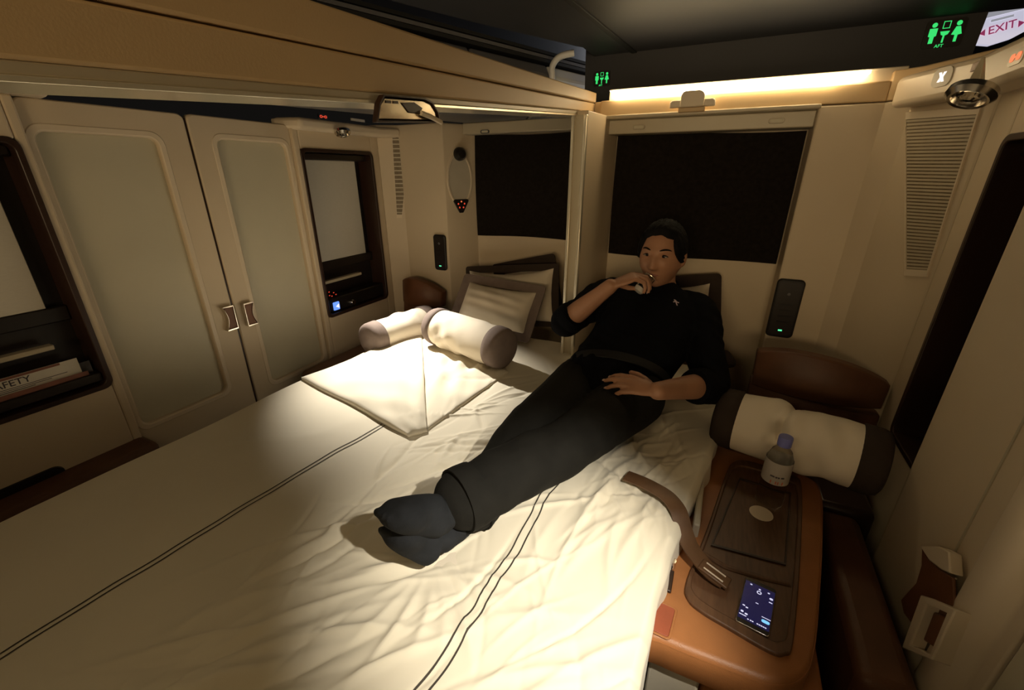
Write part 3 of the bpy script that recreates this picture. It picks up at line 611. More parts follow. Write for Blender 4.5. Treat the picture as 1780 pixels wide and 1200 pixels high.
# sheet surface: smooth on the left half, creased on the right half
folds = []
def fold(x, y, ang, L, w, h): folds.append((x, y, math.cos(ang), math.sin(ang), L, w, h))
r2 = random.Random(11)
for k in range(120):
    x = r2.uniform(-.18, .62); y = r2.uniform(-.1, 1.5)
    base = math.radians(r2.choice((25, 35, 50, 70, 85, 110, 130)))+r2.uniform(-.3, .3)
    fold(x, y, base, r2.uniform(.06, .24), r2.uniform(.004, .012), r2.choice((-1, 1, 1))*r2.uniform(.002, .0075))
for k in range(26):
    x = r2.uniform(-.15, .25); y = r2.uniform(.0, .55); fold(x, y, math.radians(r2.uniform(35, 75)), r2.uniform(.10, .26), r2.uniform(.007, .015), r2.uniform(.005, .013)*r2.choice((1, 1, -1)))
for a in np.linspace(200, 385, 13):                                              # radiating from the heel
    a = math.radians(a+r2.uniform(-6, 6)); q = r2.uniform(.10, .17)
    fold(.20+q*math.cos(a)*1.1, .56+q*math.sin(a), a, r2.uniform(.06, .11), r2.uniform(.007, .012), r2.uniform(.004, .009))
for k in range(36):                                                             # along the right edge, beside the leg
    fold(r2.uniform(.42, .64), r2.uniform(.75, 1.25), math.radians(r2.uniform(60, 120)), r2.uniform(.06, .16), r2.uniform(.007, .013), r2.uniform(.003, .008))
for k in range(9): fold(r2.uniform(-.75, -.2), r2.uniform(-.1, 1.0), math.radians(r2.uniform(40, 75)), r2.uniform(.15, .4), r2.uniform(.02, .04), r2.uniform(.001, .003))
for k in range(90):                                                             # thin crisp creases
    fold(r2.uniform(-.12, .64), r2.uniform(-.05, 1.35), math.radians(r2.choice((30, 45, 60, 75, 95, 120)))+r2.uniform(-.25, .25), r2.uniform(.05, .20), r2.uniform(.0035, .006), r2.choice((-1, 1))*r2.uniform(.0015, .0040))
FA = np.array(folds)
def hsheet(x, y):
    x, y = np.asarray(x, float), np.asarray(y, float); h = np.zeros_like(x)
    for fx, fy, c, s, L, w, a in FA:
        dx, dy = x-fx, y-fy; u = dx*c+dy*s; v = -dx*s+dy*c + .12*(u**2)/L*np.sign(a)
        h += a*np.exp(-(u/L)**2*1.5)*np.exp(-np.abs(v/w)**1.6)
    h += .004*np.sin(x*7+y*3)*np.sin(y*5-x*2) + .0025*np.sin(x*19+y*11)
    h -= .016*np.exp(-((x-.18)/.12)**2-((y-.57)/.12)**2)                           # dent under the feet
    return ZB+.004+h
def redge(y): return np.interp(y, [-.4, .3, .55, .8, 1.1, 1.45, 1.9], [.60, .62, .628, .640, .685, .735, .70])
def ledge_(y): return np.interp(y, [-.4, .2, 1.05, 1.9], [-.835, -.83, -.822, -.80])
NX, NY = 430, 600
ys = np.linspace(-.38, 1.90, NY); t_ = np.linspace(-.11, 1.13, NX)
T, YY = np.meshgrid(t_, ys)
L, R_ = ledge_(YY), redge(YY); Tc = np.clip(T, 0, 1)
XX = L+(R_-L)*Tc
ZZ = hsheet(XX, YY)
over = np.clip(T-1, 0, 1)*1.45; under = np.clip(-T, 0, 1)*1.45
edge_soft = .02
drop = lambda s: np.where(s < edge_soft, s**2/(2*edge_soft), s-edge_soft/2)
hem = .02*np.sin(YY*14)+.012*np.sin(YY*31+1)
ZZ -= drop(over)*(1.0+hem*2); ZZ -= drop(under)
XX += np.minimum(over, .03)*.7 - np.minimum(under, .03)*.7 + over*.06*np.sin(YY*17)*1.0 + over*.05*np.sin(YY*41+2)
P = np.stack([XX, YY, ZZ], -1)
sheet = tag(G().grid(P).build('bed_sheet', 'sheet', angle=180), 'rumpled cream cotton sheet with double dark stripes covering the bed', 'sheet')
def ribbon(pts, w, lift):
    pts = np.array(pts); d = np.gradient(pts, axis=0); d /= np.linalg.norm(d, axis=1)[:, None]; s = np.stack([d[:, 1], -d[:, 0]], 1)
    rows = []
    for q in (-w/2, 0, w/2):
        p = pts+s*q; rows.append(np.stack([p[:, 0], p[:, 1], hsheet(p[:, 0], p[:, 1])+lift], 1))
    return np.stack(rows, 0)
def stripe(a, b, gap, seed, amp):
    n = 150; t = np.linspace(0, 1, n)[:, None]; base = np.array(a)*(1-t)+np.array(b)*t
    y = base[:, 1]; wob = amp*(np.sin(y*9+seed)+.6*np.sin(y*21+seed*2)+.3*np.sin(y*47+seed))
    for q in (-gap/2, gap/2):
        p = base.copy(); p[:, 0] += wob+q
        tag(G().grid(ribbon(p, .0036, .0012)).build('stripe', 'stripe', sheet), 'thin dark stripe')
stripe((-.42, -.25), (-.293, .955), .014, 1.0, .003)
stripe((.300, -.25), (.352, 1.10), .020, 3.0, .005)

# folded-back corner of the duvet on the left
def flap(name, c, res, puff, seed, label, lift=.010, m='sheet', sub=None):
    P = quadmap(c, res); U, V = np.meshgrid(np.linspace(0, 1, res[0]), np.linspace(0, 1, res[1]))
    q = (np.clip(4*U*(1-U), 0, 1)*np.clip(4*V*(1-V), 0, 1))
    h = lift+puff*q**.4+.004*np.sin(U*9+V*14+seed)*np.sqrt(q)+.003*np.sin(U*23-V*11+seed*2)*np.sqrt(q)
    P[..., 2] = np.maximum(P[..., 2], hsheet(P[..., 0], P[..., 1]))+h
    return P
c1 = [(-.826, 1.04, ZB), (-.165, .905, ZB), (-.128, .955, ZB), (-.727, 1.715, ZB)]
P = flap('duvet_fold', c1, (60, 50), .022, 1, '', .012)
duv = tag(G().grid(P, .014).build('duvet_fold', 'sheet', bevel=.0, angle=180), 'folded back white duvet corner lit by the left reading lamp', 'duvet')
c1 = [(-.135, .965, ZB), (-.088, 1.478, ZB), (-.30, 1.60, ZB), (-.715, 1.70, ZB)]
P = flap('duvet', c1, (50, 50), .010, 4, '', .006)
U, V = np.meshgrid(np.linspace(0, 1, 50), np.linspace(0, 1, 50)); P[..., 2] += .008*np.sin(U*17+3*np.sin(V*7))*np.sin(V*12+U*4)*np.clip(4*V*(1-V), 0, 1)
G().grid(P, .010).build('turned_edge', 'sheet', duv, angle=180)

# ---------------------------------------------------------------- bolsters and pillows
def bolster(p0, p1, r, label, cap0='taupe', cap1='taupe', capw=.055, seed=0, crease=None, bodym='pillow', n=40, end_dark=True):
    p0, p1 = np.array(p0, float), np.array(p1, float); ax = p1-p0; L = np.linalg.norm(ax); ax /= L
    t = thing('bolster', tuple(p0-Z_*r), label, 'bolster')
    a = np.cross(ax, Z_); a /= np.linalg.norm(a); b = np.cross(a, ax)
    def surf(s0, s1, k, inset0=False, inset1=False):
        R = []
        for s in np.linspace(s0, s1, k):
            rad = r*(1-.10*(2*s/L-1)**4)
            row = []
            for q in np.linspace(0, 2*math.pi, n, endpoint=False):
                wr = .010*r/.085*(math.sin(q*3+s*26+seed)*.5+math.sin(q*5-s*40+seed*2)*.4+math.sin(s*70+q*2+seed)*.35)*(.5+.5*math.sin(s*9+seed+q))*min(1, max(0, (min(s, L-s)-capw)/.06))
                rr_ = rad*(1+ (wr/r*.9))
                if crease is not None: rr_ -= .016*math.exp(-((s/L-crease+.03*math.sin(q*2))/.022)**2)*(.4+.6*max(0, math.sin(q+.6)))
                z = max(-r*.93, 0)
                row.append(p0+ax*s+a*rr_*math.cos(q)+b*rr_*math.sin(q)*.97)
            R.append(row)
        return R
    G().rings(surf(capw*.9, L-capw*.9, 46), cap=True).build('body', bodym, t, angle=75)
    for s, m in ((0, cap0), (1, cap1)):
        e = p0 if s == 0 else p1; d = ax if s == 0 else -ax
        prof = [(0, -.016), (r*.45, -.015), (r*.78, -.010), (r*.93, -.002), (r*.985, .012), (r*1.0, capw*.6), (r*1.005, capw), (r*.9, capw+.004), (0, capw+.004)]
        tag(G().lathe(prof, e, d, 36).build('end_cap', m, t, angle=75), {'taupe': 'taupe grey end', 'umber': 'dark brown end'}[m])
    return t
b0, b1 = AZ(757, 566, .655), AZ(876, 607, .655)
bolster(b0, b1, .092, 'white bolster with taupe ends lying across the left half of the bed', capw=.05, seed=1)
bolster(AZ(642, 592, .60), AZ(745, 556, .60), .085, 'cream bolster behind it at the left wall, partly hidden by the duvet corner', capw=.055, seed=3)
bolster(AZ(1268, 726, .60)+np.array((-.03, 0, 0)), AZ(1532, 806, .60), .098, 'dark ended cream bolster resting on the right seat, behind the bottle', cap0='umber', cap1='umber', capw=.055, seed=5, crease=.45)

def pillow(o, u, v, w, h, th, fl, label, border, seed=0, sag=0.0, lean=None):
    o, u, v = np.array(o, float), unit(u), unit(v); v = unit(v-u*np.dot(u, v)); n = np.cross(u, v)
    t = thing('pillow', tuple(o), label, 'pillow')
    NA = 40
    for side, nm in ((1, 'front'), (-1, 'back')): pass
    A, B = np.meshgrid(np.linspace(-1, 1, NA), np.linspace(-1, 1, NA))
    def pos(A, B, wd, hg, z):
        bow = 1-.05*(1-np.abs(B)**2)*np.abs(A)**3, 1-.05*(1-np.abs(A)**2)*np.abs(B)**3
        x = A*wd/2*bow[0]; y = B*hg/2*bow[1]-sag*(1-A**2)*(B > 0)*B
        return o+v*hg*0+u*x[..., None]+v*(y+h/2)[..., None]+n*z[..., None]
    thick = th*((1-np.abs(A)**2.4)*(1-np.abs(B)**2.4))**.55
    wr = .006*np.sin(A*6+B*9+seed)*np.sin(B*5-A*3+seed)*np.clip(1-A**2, 0, 1)*np.clip(1-B**2, 0, 1)
    iw, ih = w-2*fl, h-2*fl
    Pf = pos(A, B, iw, ih, thick/2+wr+.004); Pb = pos(A, B, iw, ih, -thick/2-.004)
    g = G().grid(Pf); g.grid(Pb[:, ::-1]); 
    g.build('cushion', 'pillow', t, angle=170)
    K = 48; tt = np.linspace(0, 1, K, endpoint=False)
    def per(wd, hg, r=.02):
        return rr(wd, hg, r, 8)
    po, pi = per(w, h), per(iw*.96, ih*.96)
    def wav(p, k): return o+u*p[0]+v*(p[1]+h/2-sag*(1-(2*p[0]/w)**2)*(p[1] > 0))+n*(.008*math.sin(p[0]*19+seed)+.008*math.sin(p[1]*23+seed))*k
    G().ring([wav(p, 1) for p in po], [wav(p, .3) for p in pi], n, -.003, .003).build('border', border, t, bevel=.001)
    return t
pillow((-.355, 2.04, .55), (1, 0, .12), (-.02, .22, 1), .58, .34, .15, .028, 'large cream pillow with dark border leaning on the left headboard wall', 'umber', 2, sag=.02)
pillow((-.28, 2.17, .60), (1, 0, .25), (-.02, .10, 1), .40, .31, .08, .065, 'pillow with wide dark border almost hidden behind the large cream pillow', 'umber', 4)
pillow((-.375, 1.80, .575), (1, -.03, -.03), (.02, .19, .25), .49, .31, .14, .040, 'small pillow with taupe border leaning in front of the large pillow', 'taupe', 5, sag=.012)
pillow((.495, 1.95, .56), (1, -.02, .17), (-.03, .30, 1), .46, .37, .15, .045, 'cream pillow with dark border behind the back of the lying person', 'umber', 7, sag=.01)

# dark cover corner beside the person
P = [AZ(1225, 640, .62)+np.array((0, 0, 0)), AZ(1283, 628, .62), AZ(1268, 608, .66), AZ(1235, 600, .68)]
tag(G().prism(P[::-1], Z_, -.03, .0).build('folded_blanket', 'umber', bevel=.01), 'dark folded blanket corner by the right hip of the photo, on the bed', 'blanket')

# ---------------------------------------------------------------- seats
def seat_back(c, a, label, w, h, m='seatbr', tilt=.12, curve=.05):
    c, a = np.array(c, float), unit(a); n = np.cross(a, Z_); t = thing('seat', tuple(c), label, 'seat')
    def sheet_(y0, y1, dep, off, k):
        A = np.linspace(-1, 1, 22); B = np.linspace(0, 1, 14); AA, BB = np.meshgrid(A, B)
        top = y1-.05*np.abs(AA)**2.2*(1 if k else 0)-.045*(AA+1)/2
        z = y0+(top-y0)*BB; x = AA*w/2*(1-.03*(1-BB))
        return c + a*x[..., None] + Z_*z[..., None] + n*(off-curve*(AA**2)+.018*np.sin(BB*math.pi)*(1-AA**4)-tilt*z)[..., None]
    G().grid(sheet_(h*.72, h, .04, .03, 1), .05, -n).build('headrest', m, t, bevel=.008, angle=60)
    G().grid(sheet_(.0, h*.745, .04, .02, 0), .06, -n).build('backrest', m, t, bevel=.006, angle=60)
    return t
lo = AY(1437, 700, 1.86)
sR = seat_back((1.035, 1.64, .12), (1, -.03, 0), 'brown leather seat at the right with a bolster lying across it', .41, .655)
sL = seat_back((-.965, 1.96, .12), (1, .0, 0), 'brown leather seat back in the left corner beneath the remote', .30, .66, 'brown')
# right seat body: armrest cushion, seat pan, dark shell
G().box((1.045, .80, .08), (1.15, 1.34, .40)).build('armrest', 'seatbr', sR, bevel=.025, seg=3)
G().box((1.045, 1.36, .08), (1.20, 1.56, .40)).build('shell', 'darkwood', sR, bevel=.02)
G().box((-1.14, 1.25, .05), (-.86, 1.98, .44)).build('seat_pan', 'seatbr', sL, bevel=.03, seg=3)

# leather console top with tray
ZC = .475
cons = thing('leather_console', (.84, 1.1, .33), 'orange leather console beside the bed with an inset wooden tray', 'console')
oc = [AZ(u, v, ZC) for u, v in ((1122, 1093), (1155, 1118), (1290, 1172), (1345, 1190), (1395, 1180), (1418, 1130), (1428, 1020), (1432, 920), (1428, 850), (1395, 820), (1265, 775), (1235, 770), (1192, 850), (1150, 1000))]
cc = sum(oc)/len(oc)
def resample(P, n):
    P = np.array(P); C = np.vstack([P, P[:1]]); out = []
    for i in range(len(P)):
        p0, p1, p2, p3 = P[i-1], P[i], P[(i+1) % len(P)], P[(i+2) % len(P)]
        for s in np.linspace(0, 1, n, endpoint=False):
            out.append(.5*((2*p1)+(-p0+p2)*s+(2*p0-5*p1+4*p2-p3)*s*s+(-p0+3*p1-3*p2+p3)*s**3))
    return out
oc = resample(oc, 5)
def shrink(P, k, dz): c = sum(np.array(P))/len(P); return [c+(p-c)*k+np.array((0, 0, dz)) for p in P]
G().rings([shrink(oc, .97, -.085), shrink(oc, 1.0, -.072), shrink(oc, 1.0, -.03), shrink(oc, .992, -.012), shrink(oc, .97, -.002), shrink(oc, .94, .0)]).build('padded_shell', 'orange', cons, angle=70)
G().tube([p for p in shrink(oc, .985, -.010)]+[shrink(oc, .985, -.010)[0]], .0022, 6).build('seam_piping', 'orange', cons)
tr = [AZ(u, v, ZC) for u, v in ((1198, 1042), (1196, 1012), (1228, 930), (1262, 830), (1275, 810), (1300, 808), (1372, 832), (1390, 852), (1388, 960), (1375, 1110), (1362, 1134), (1335, 1130), (1262, 1088), (1222, 1064))]
tr = resample(tr, 4)
G().ring(shrink(tr, 1.03, 0), shrink(tr, .93, 0), Z_, -.004, .009).build('tray_rim', 'wood', cons, bevel=.004)
G().prism(shrink(tr, .94, 0), Z_, -.004, .0025).build('tray_floor', 'wood', cons)
ridge = [AZ(u, v, ZC+.004) for u, v in ((1222, 962), (1260, 985), (1320, 1003), (1372, 1015))]
G().tube(ridge, .007, 8, flat=.6).build('tray_ridge', 'wood', cons)
lower = [AZ(u, v, ZC+.0025) for u, v in ((1235, 950), (1285, 832), (1375, 858), (1366, 985))]
G().ring(lower, shrink(lower, .95, 0), Z_, 0, .004).build('tray_inlay', 'darkwood', cons, bevel=.001)
c = AZ(1152, 1078, ZC); tr_ = unit(AZ(1175, 1088, ZC)-AZ(1140, 1072, ZC)); fr = unit(AZ(1160, 1050, ZC)-AZ(1145, 1105, ZC))
G().prism(on(rr(.036, .070, .006), c+Z_*.001, tr_, fr), Z_, 0, .003).build('leather_tab', 'red', cons, bevel=.001)
tag(G().ring(on(rr(.046, .080, .009), c, tr_, fr), on(rr(.036, .070, .006), c, tr_, fr), Z_, 0, .003).build('tab_edge', 'orange', cons, bevel=.001), 'stitched edge')
# front panels under the console
g0 = AZ(1122, 1110, .33); 
G().box((.655, .66, .06), (.755, 1.5, .388)).build('front_panel', 'bone', cons, bevel=.006)
G().box((.76, .69, .06), (.98, 1.5, .388)).build('front_panel', 'orange', cons, bevel=.01)
# cream bed side rail and hinge
tag(G().box((.700, .96, .36), (.716, 1.50, .515)).build('side_rail', 'bone', bed, bevel=.004), 'cream side rail between bed and console')
hg = thing('hinge', tuple(AZ(1182, 940, .49)), 'small metal hinge between sheet edge and orange console', 'hinge')
c = AZ(1183, 938, .49); tag(G().obox(c, X_, Y_, Z_, .012, .016, .006).build('plate', 'chrome', hg, bevel=.002), None)
c = AZ(1167, 985, .48); G().lathe([(0, .02), (.009, .02), (.009, 0), (0, 0)], c, Z_, 12).build('bolt', 'chrome', hg)
c = AZ(1163, 1010, .48); G().obox(c, X_, Y_, Z_, .008, .03, .004).build('arm', 'darkwood', hg, bevel=.002)

# seat belt
bp = [AZ(1088, 826, .575), AZ(1120, 838, .578), AZ(1160, 860, .582), AZ(1180, 885, .572), AZ(1187, 915, .545), AZ(1197, 945, .522), AZ(1218, 975, .503), AZ(1242, 1000, .494), AZ(1258, 1012, .490)]
n = 46; bp = np.array(bp); ti = np.linspace(0, len(bp)-1, n); cur = np.stack([np.interp(ti, range(len(bp)), bp[:, k]) for k in range(3)], 1)
for _ in range(4): cur[1:-1] = (cur[:-2]+2*cur[1:-1]+cur[2:])/4
d = np.gradient(cur, axis=0); d /= np.linalg.norm(d, axis=1)[:, None]
sd = np.cross(d, Z_); sd /= np.linalg.norm(sd, axis=1)[:, None]
belt = thing('seat_belt', tuple(cur[0]), 'wide brown leather seat belt draped from the sheet onto the console tray', 'seat belt')
wv = np.interp(np.linspace(0, 1, n), [0, .85, 1], [.022, .022, .018])[:, None]
Pg = np.stack([cur-sd*wv, cur+Z_*.002, cur+sd*wv], 0)
G().grid(Pg, .004).build('strap', 'strap', belt, angle=60)
e = cur[-1]; G().obox(e-d[-1]*.022+Z_*.003, d[-1], sd[-1], np.cross(d[-1], sd[-1]), .034, .017, .004).build('keeper', 'strap', belt, bevel=.003)
for q in (-1, 1): tag(G().tube([e-d[-1]*.045+sd[-1]*q*.009+Z_*.008, e+sd[-1]*q*.009+Z_*.008], .0018, 6).build('stitching', 'disc', belt), 'pale stitching')

# bottle, disc, phone
zt = ZC+.0025
bc = AZ(1335, 872, zt); 
bot = thing('water_bottle', tuple(bc), 'small clear water bottle with a violet cap on the wooden tray', 'bottle')
tag(G().lathe([(0, 0), (.028, 0), (.034, .005), (.035, .03), (.0325, .045), (.033, .055), (.033, .14), (.031, .155), (.024, .175), (.0155, .186), (.0135, .192), (.0135, .202), (0, .202)], bc, Z_, 32).build('body', 'water', bot), 'clear plastic body')
tag(G().rings([[bc+np.array((.0338*math.cos(q), .0338*math.sin(q), z)) for q in np.linspace(0, 2*math.pi, 40, endpoint=False)] for z in (.082, .150)], cap=False).build('label_band', 'labelp', bot), 'white paper label')
G().lathe([(.0139, .192), (.017, .192), (.0175, .215), (.0165, .219), (0, .219)], bc, Z_, 24).build('cap', 'capb', bot)
def on_cyl(c, r, az, z, w, h):
    return [c+np.array((r*math.cos(az+q), r*math.sin(az+q), zz)) for q, zz in ((-w, z-h), (w, z-h), (w, z+h), (-w, z+h))]
for k, (dq, z, w, h, m) in enumerate(((-.35, .108, .16, .0026, 'ink'), (.02, .1075, .16, .0026, 'ink'), (.38, .108, .12, .0026, 'ink'), (-.2, .090, .22, .005, 'redink'), (.3, .090, .2, .005, 'redink'))):
    G().add(on_cyl(bc, .0342, math.radians(-92)+dq, z, w, h), [(0, 1, 2, 3)]).build('print_mark', m, bot, smooth=False)
dc = AZ(1323, 893, zt); tag(G().lathe([(0, 0), (.029, 0), (.0295, .0008), (.029, .0016), (0, .0016)], dc, Z_, 32).build('paper_disc', 'disc'), 'round white paper disc lying in front of the water bottle', 'disc')
pc = [AZ(u, v, zt+.001) for u, v in ((1276, 1083), (1335, 1114), (1353, 1030), (1293, 1005))]
ph = thing('smartphone', tuple(sum(pc)/4), 'black smartphone with a lit dark blue screen on the wooden tray', 'phone')
po = sum(pc)/4; pa = unit(pc[1]-pc[0]); pb_ = unit(pc[3]-pc[0]); pb_ = unit(pb_-pa*np.dot(pa, pb_)); pw = np.linalg.norm(pc[1]-pc[0]); pl = np.linalg.norm(pc[3]-pc[0])
tag(G().prism(on(rr(pw, pl, .007), po, pa, pb_), Z_, 0, .0075).build('body', 'chrome', ph, bevel=.0015), 'metal rim')
G().prism(on(rr(pw*.96, pl*.975, .006), po, pa, pb_), Z_, .0075, .0079).build('bezel', 'black', ph)
G().prism(on(rr(pw*.93, pl*.82, .001), po, pa, pb_), Z_, .0079, .0083).build('screen', 'screen', ph, smooth=False)
def dot(x, y, w, h, m='glow'): G().prism(on(rr(w*pw, h*pw, min(w, h)*pw*.4, 2), po+pa*x*pw+pb_*y*pl, pa, pb_), Z_, .0083, .0086).build('screen_icon', m, ph, smooth=False)
for x, y in ((-.28, .36), (.0, .33), (.28, .34)): dot(x, y, .07, .05)
cc2 = po+pb_*.26*pl; G().ring(on(rr(.15*pw, .15*pw, .07*pw), cc2, pa, pb_), on(rr(.09*pw, .09*pw, .04*pw), cc2, pa, pb_), Z_, .0083, .0086).build('screen_icon', 'glow', ph)
dot(.38, .24, .11, .08); dot(.38, .16, .11, .035); dot(.0, .02, .09, .03)
for x, y in ((-.36, -.14), (-.26, -.16)): dot(x, y, .08, .045)
dot(-.37, -.27, .09, .07); dot(-.24, -.29, .09, .06); dot(-.33, -.335, .22, .03)
dot(.33, -.19, .27, .022); dot(.33, -.26, .24, .12, 'cyan')
for x in (-.16, -.08, -.02, .12, .18, .24, .30, .36): dot(x, -.37, .05, .04)
cb = thing('card_box', tuple(AZ(1000, 598, .56)), 'small white charging cable looped by the centre pillar foot', 'cable')
cb.name = 'charging_cable'
G().tube([AZ(978, 606, .550), AZ(972, 590, .59), AZ(980, 578, .615), AZ(989, 583, .60), AZ(990, 600, .550)], .004, 8).build('cord', 'paper', cb)

# ================================================================== PERSON
def catm(P, n):
    P = np.array(P, float); out = []
    for i in range(len(P)-1):
        p0, p1, p2, p3 = P[max(i-1, 0)], P[i], P[i+1], P[min(i+2, len(P)-1)]
        for s in np.linspace(0, 1, n, endpoint=False):
            out.append(.5*((2*p1)+(-p0+p2)*s+(2*p0-5*p1+4*p2-p3)*s*s+(-p0+3*p1-3*p2+p3)*s**3))
    out.append(P[-1]); return np.array(out)
def limb(g, pts, rad, up=(0, 0, 1), flat=None, n=18, k=6):
    P = np.array(pts, float); R = np.array(rad, float)[:, None]; F = np.ones_like(R) if flat is None else np.array(flat, float)[:, None]
    Q = catm(np.hstack([P, R, F]), k)
    g.tube(Q[:, :3], Q[:, 3], n, up, Q[:, 4], round_ends=True)
def fuse(g, name, m, parent, voxel, smooth=6, fac=.5, disp=None):
    me = bpy.data.meshes.new('t'); me.from_pydata(g.v, [], g.f)
    bm = bmesh.new(); bm.from_mesh(me); bmesh.ops.recalc_face_normals(bm, faces=bm.faces); bm.to_mesh(me); bm.free()
    ob = bpy.data.objects.new('t', me); COL.objects.link(ob)
    r = ob.modifiers.new('r', 'REMESH'); r.mode = 'VOXEL'; r.voxel_size = voxel
    s = ob.modifiers.new('s', 'SMOOTH'); s.factor = fac; s.iterations = smooth
    dg = bpy.context.evaluated_depsgraph_get(); me2 = bpy.data.meshes.new_from_object(ob.evaluated_get(dg))
    bpy.data.objects.remove(ob); bpy.data.meshes.remove(me)
    n = len(me2.vertices); co = np.empty(n*3); me2.vertices.foreach_get('co', co); co = co.reshape(-1, 3)
    if disp is not None:
        no = np.empty(n*3); me2.vertices.foreach_get('normal', no); no = no.reshape(-1, 3); co = co+no*disp(co)[:, None]
    off = np.array(ROOT[parent.name]) if parent else np.zeros(3)
    me2.vertices.foreach_set('co', (co-off).ravel()); me2.update()
    me2.polygons.foreach_set('use_smooth', [True]*len(me2.polygons)); me2.materials.clear(); me2.materials.append(M[m])
    me2.name = name; o = bpy.data.objects.new(name, me2); COL.objects.link(o); o.parent = parent; ROOT[o.name] = Vector(off)
    return o
pel = np.array((.37, 1.34, .645))
person = thing('person', tuple(pel-np.array((0, 0, .09))), 'person in black shirt and trousers reclining on the bed, drinking from a small glass', 'person')
SHR, SHL = np.array((.245, 1.72, .875)), np.array((.612, 1.69, .852))
ELR, WRR = np.array((.150, 1.50, .815)), np.array((.322, 1.455, .985))
ELL, WRL = np.array((.690, 1.44, .690)), AZ(1143, 680, .760)
HC = np.array((.452, 1.685, 1.065))
fwd = unit((-.16, -.96, -.02)); upv = unit((.03, .12, 1)); lat = unit(np.cross(fwd, upv)); upv = np.cross(lat, fwd)   # lat: towards the person's right (photo left)
lat = unit(np.cross(upv, fwd)); 
HB = np.stack([lat, fwd, upv])           # local x = lat, y = fwd, z = up
def headr(d):
    """radius of the head along unit local direction d (N,3)"""
    x, y, z = d[:, 0], d[:, 1], d[:, 2]
    A, B, C = .0775, np.where(y > 0, .094, .098), np.where(z > 0, .112, .122)
    r = 1/np.sqrt((x/A)**2+(y/B)**2+(z/C)**2)
    p = d*r[:, None]
    def bump(cx, cz, sx, sz, a, front=True):
        w = np.exp(-((p[:, 0]-cx)/sx)**2-((p[:, 2]-cz)/sz)**2); return a*w*(np.clip(y*3, 0, 1) if front else 1)
    r = r - .010*np.clip(-z-.45, 0, 1)*np.abs(x)*4*.9                         # narrower jaw
    r += bump(0, -.012, .011, .022, .015)+bump(0, -.026, .014, .010, .012)      # nose
    for s in (-1, 1):
        r += bump(s*.032, .012, .016, .009, -.009)                             # sockets
        r += bump(s*.030, .030, .022, .008, .004)                              # brow
        r += bump(s*.042, -.022, .018, .016, .004)                             # cheek
        r += bump(s*.013, -.028, .007, .007, .004)                             # nostrils
    r += bump(0, -.058, .022, .0055, .0055)+bump(0, -.069, .019, .006, .0055)-bump(0, -.0635, .022, .0022, .004)
    r += bump(0, -.100, .020, .014, .007)-bump(0, -.082, .02, .006, .002)
    return r
def head_grid(nu, nv, fn):
    R = []
    for i in range(nv+1):
        t = min(max(math.pi*i/nv, .01), math.pi-.01)
        q = np.linspace(0, 2*math.pi, nu, endpoint=False)
        d = np.stack([np.sin(t)*np.cos(q), np.sin(t)*np.sin(q), -np.cos(t)*np.ones_like(q)], 1)
        R.append(list(HC+(d*fn(d)[:, None])@HB))
    return R
def Hl(x, y, z): return HC+np.array((x, y, z))@HB
skin = G()
skin.rings(head_grid(80, 60, headr))
for s in (-1, 1):                                                              # ears
    skin.ell(Hl(s*.079, -.008, -.002), (.009, .017, .031), HB, 14, 10); skin.ell(Hl(s*.076, -.002, -.026), (.007, .009, .010), HB, 10, 8)
NB = np.array((.458, 1.755, .915))
limb(skin, [Hl(0, -.022, -.05), Hl(0, -.03, -.10), NB, NB-np.array((.01, 0, .05))], [.052, .053, .058, .07], up=fwd)
limb(skin, [NB-np.array((0, .02, .03)), (.44, 1.62, .80), (.40, 1.46, .70), pel], [.08, .13, .125, .13], up=(0, -.6, .8), flat=[.8, .7, .7, .72], n=24)
def mid(a, b, t): return a+(b-a)*t
limb(skin, [SHR, mid(SHR, ELR, .5), ELR, mid(ELR, WRR, .3), mid(ELR, WRR, .7), WRR], [.043, .041, .037, .040, .031, .026])
limb(skin, [SHL, mid(SHL, ELL, .5), ELL, mid(ELL, WRL, .3), mid(ELL, WRL, .7), WRL], [.043, .041, .037, .041, .033, .027])
LEG = {'R': [np.array((.275, 1.34, .645)), np.array((.235, .95, .660)), AZ(818, 890, .608)], 'L': [np.array((.455, 1.30, .645)), np.array((.375, .94, .680)), AZ(795, 872, .672)]}
for k, (h, kn, an) in LEG.items(): limb(skin, [h, mid(h, kn, .5), kn, mid(kn, an, .35), an], [.075, .065, .05, .05, .034])
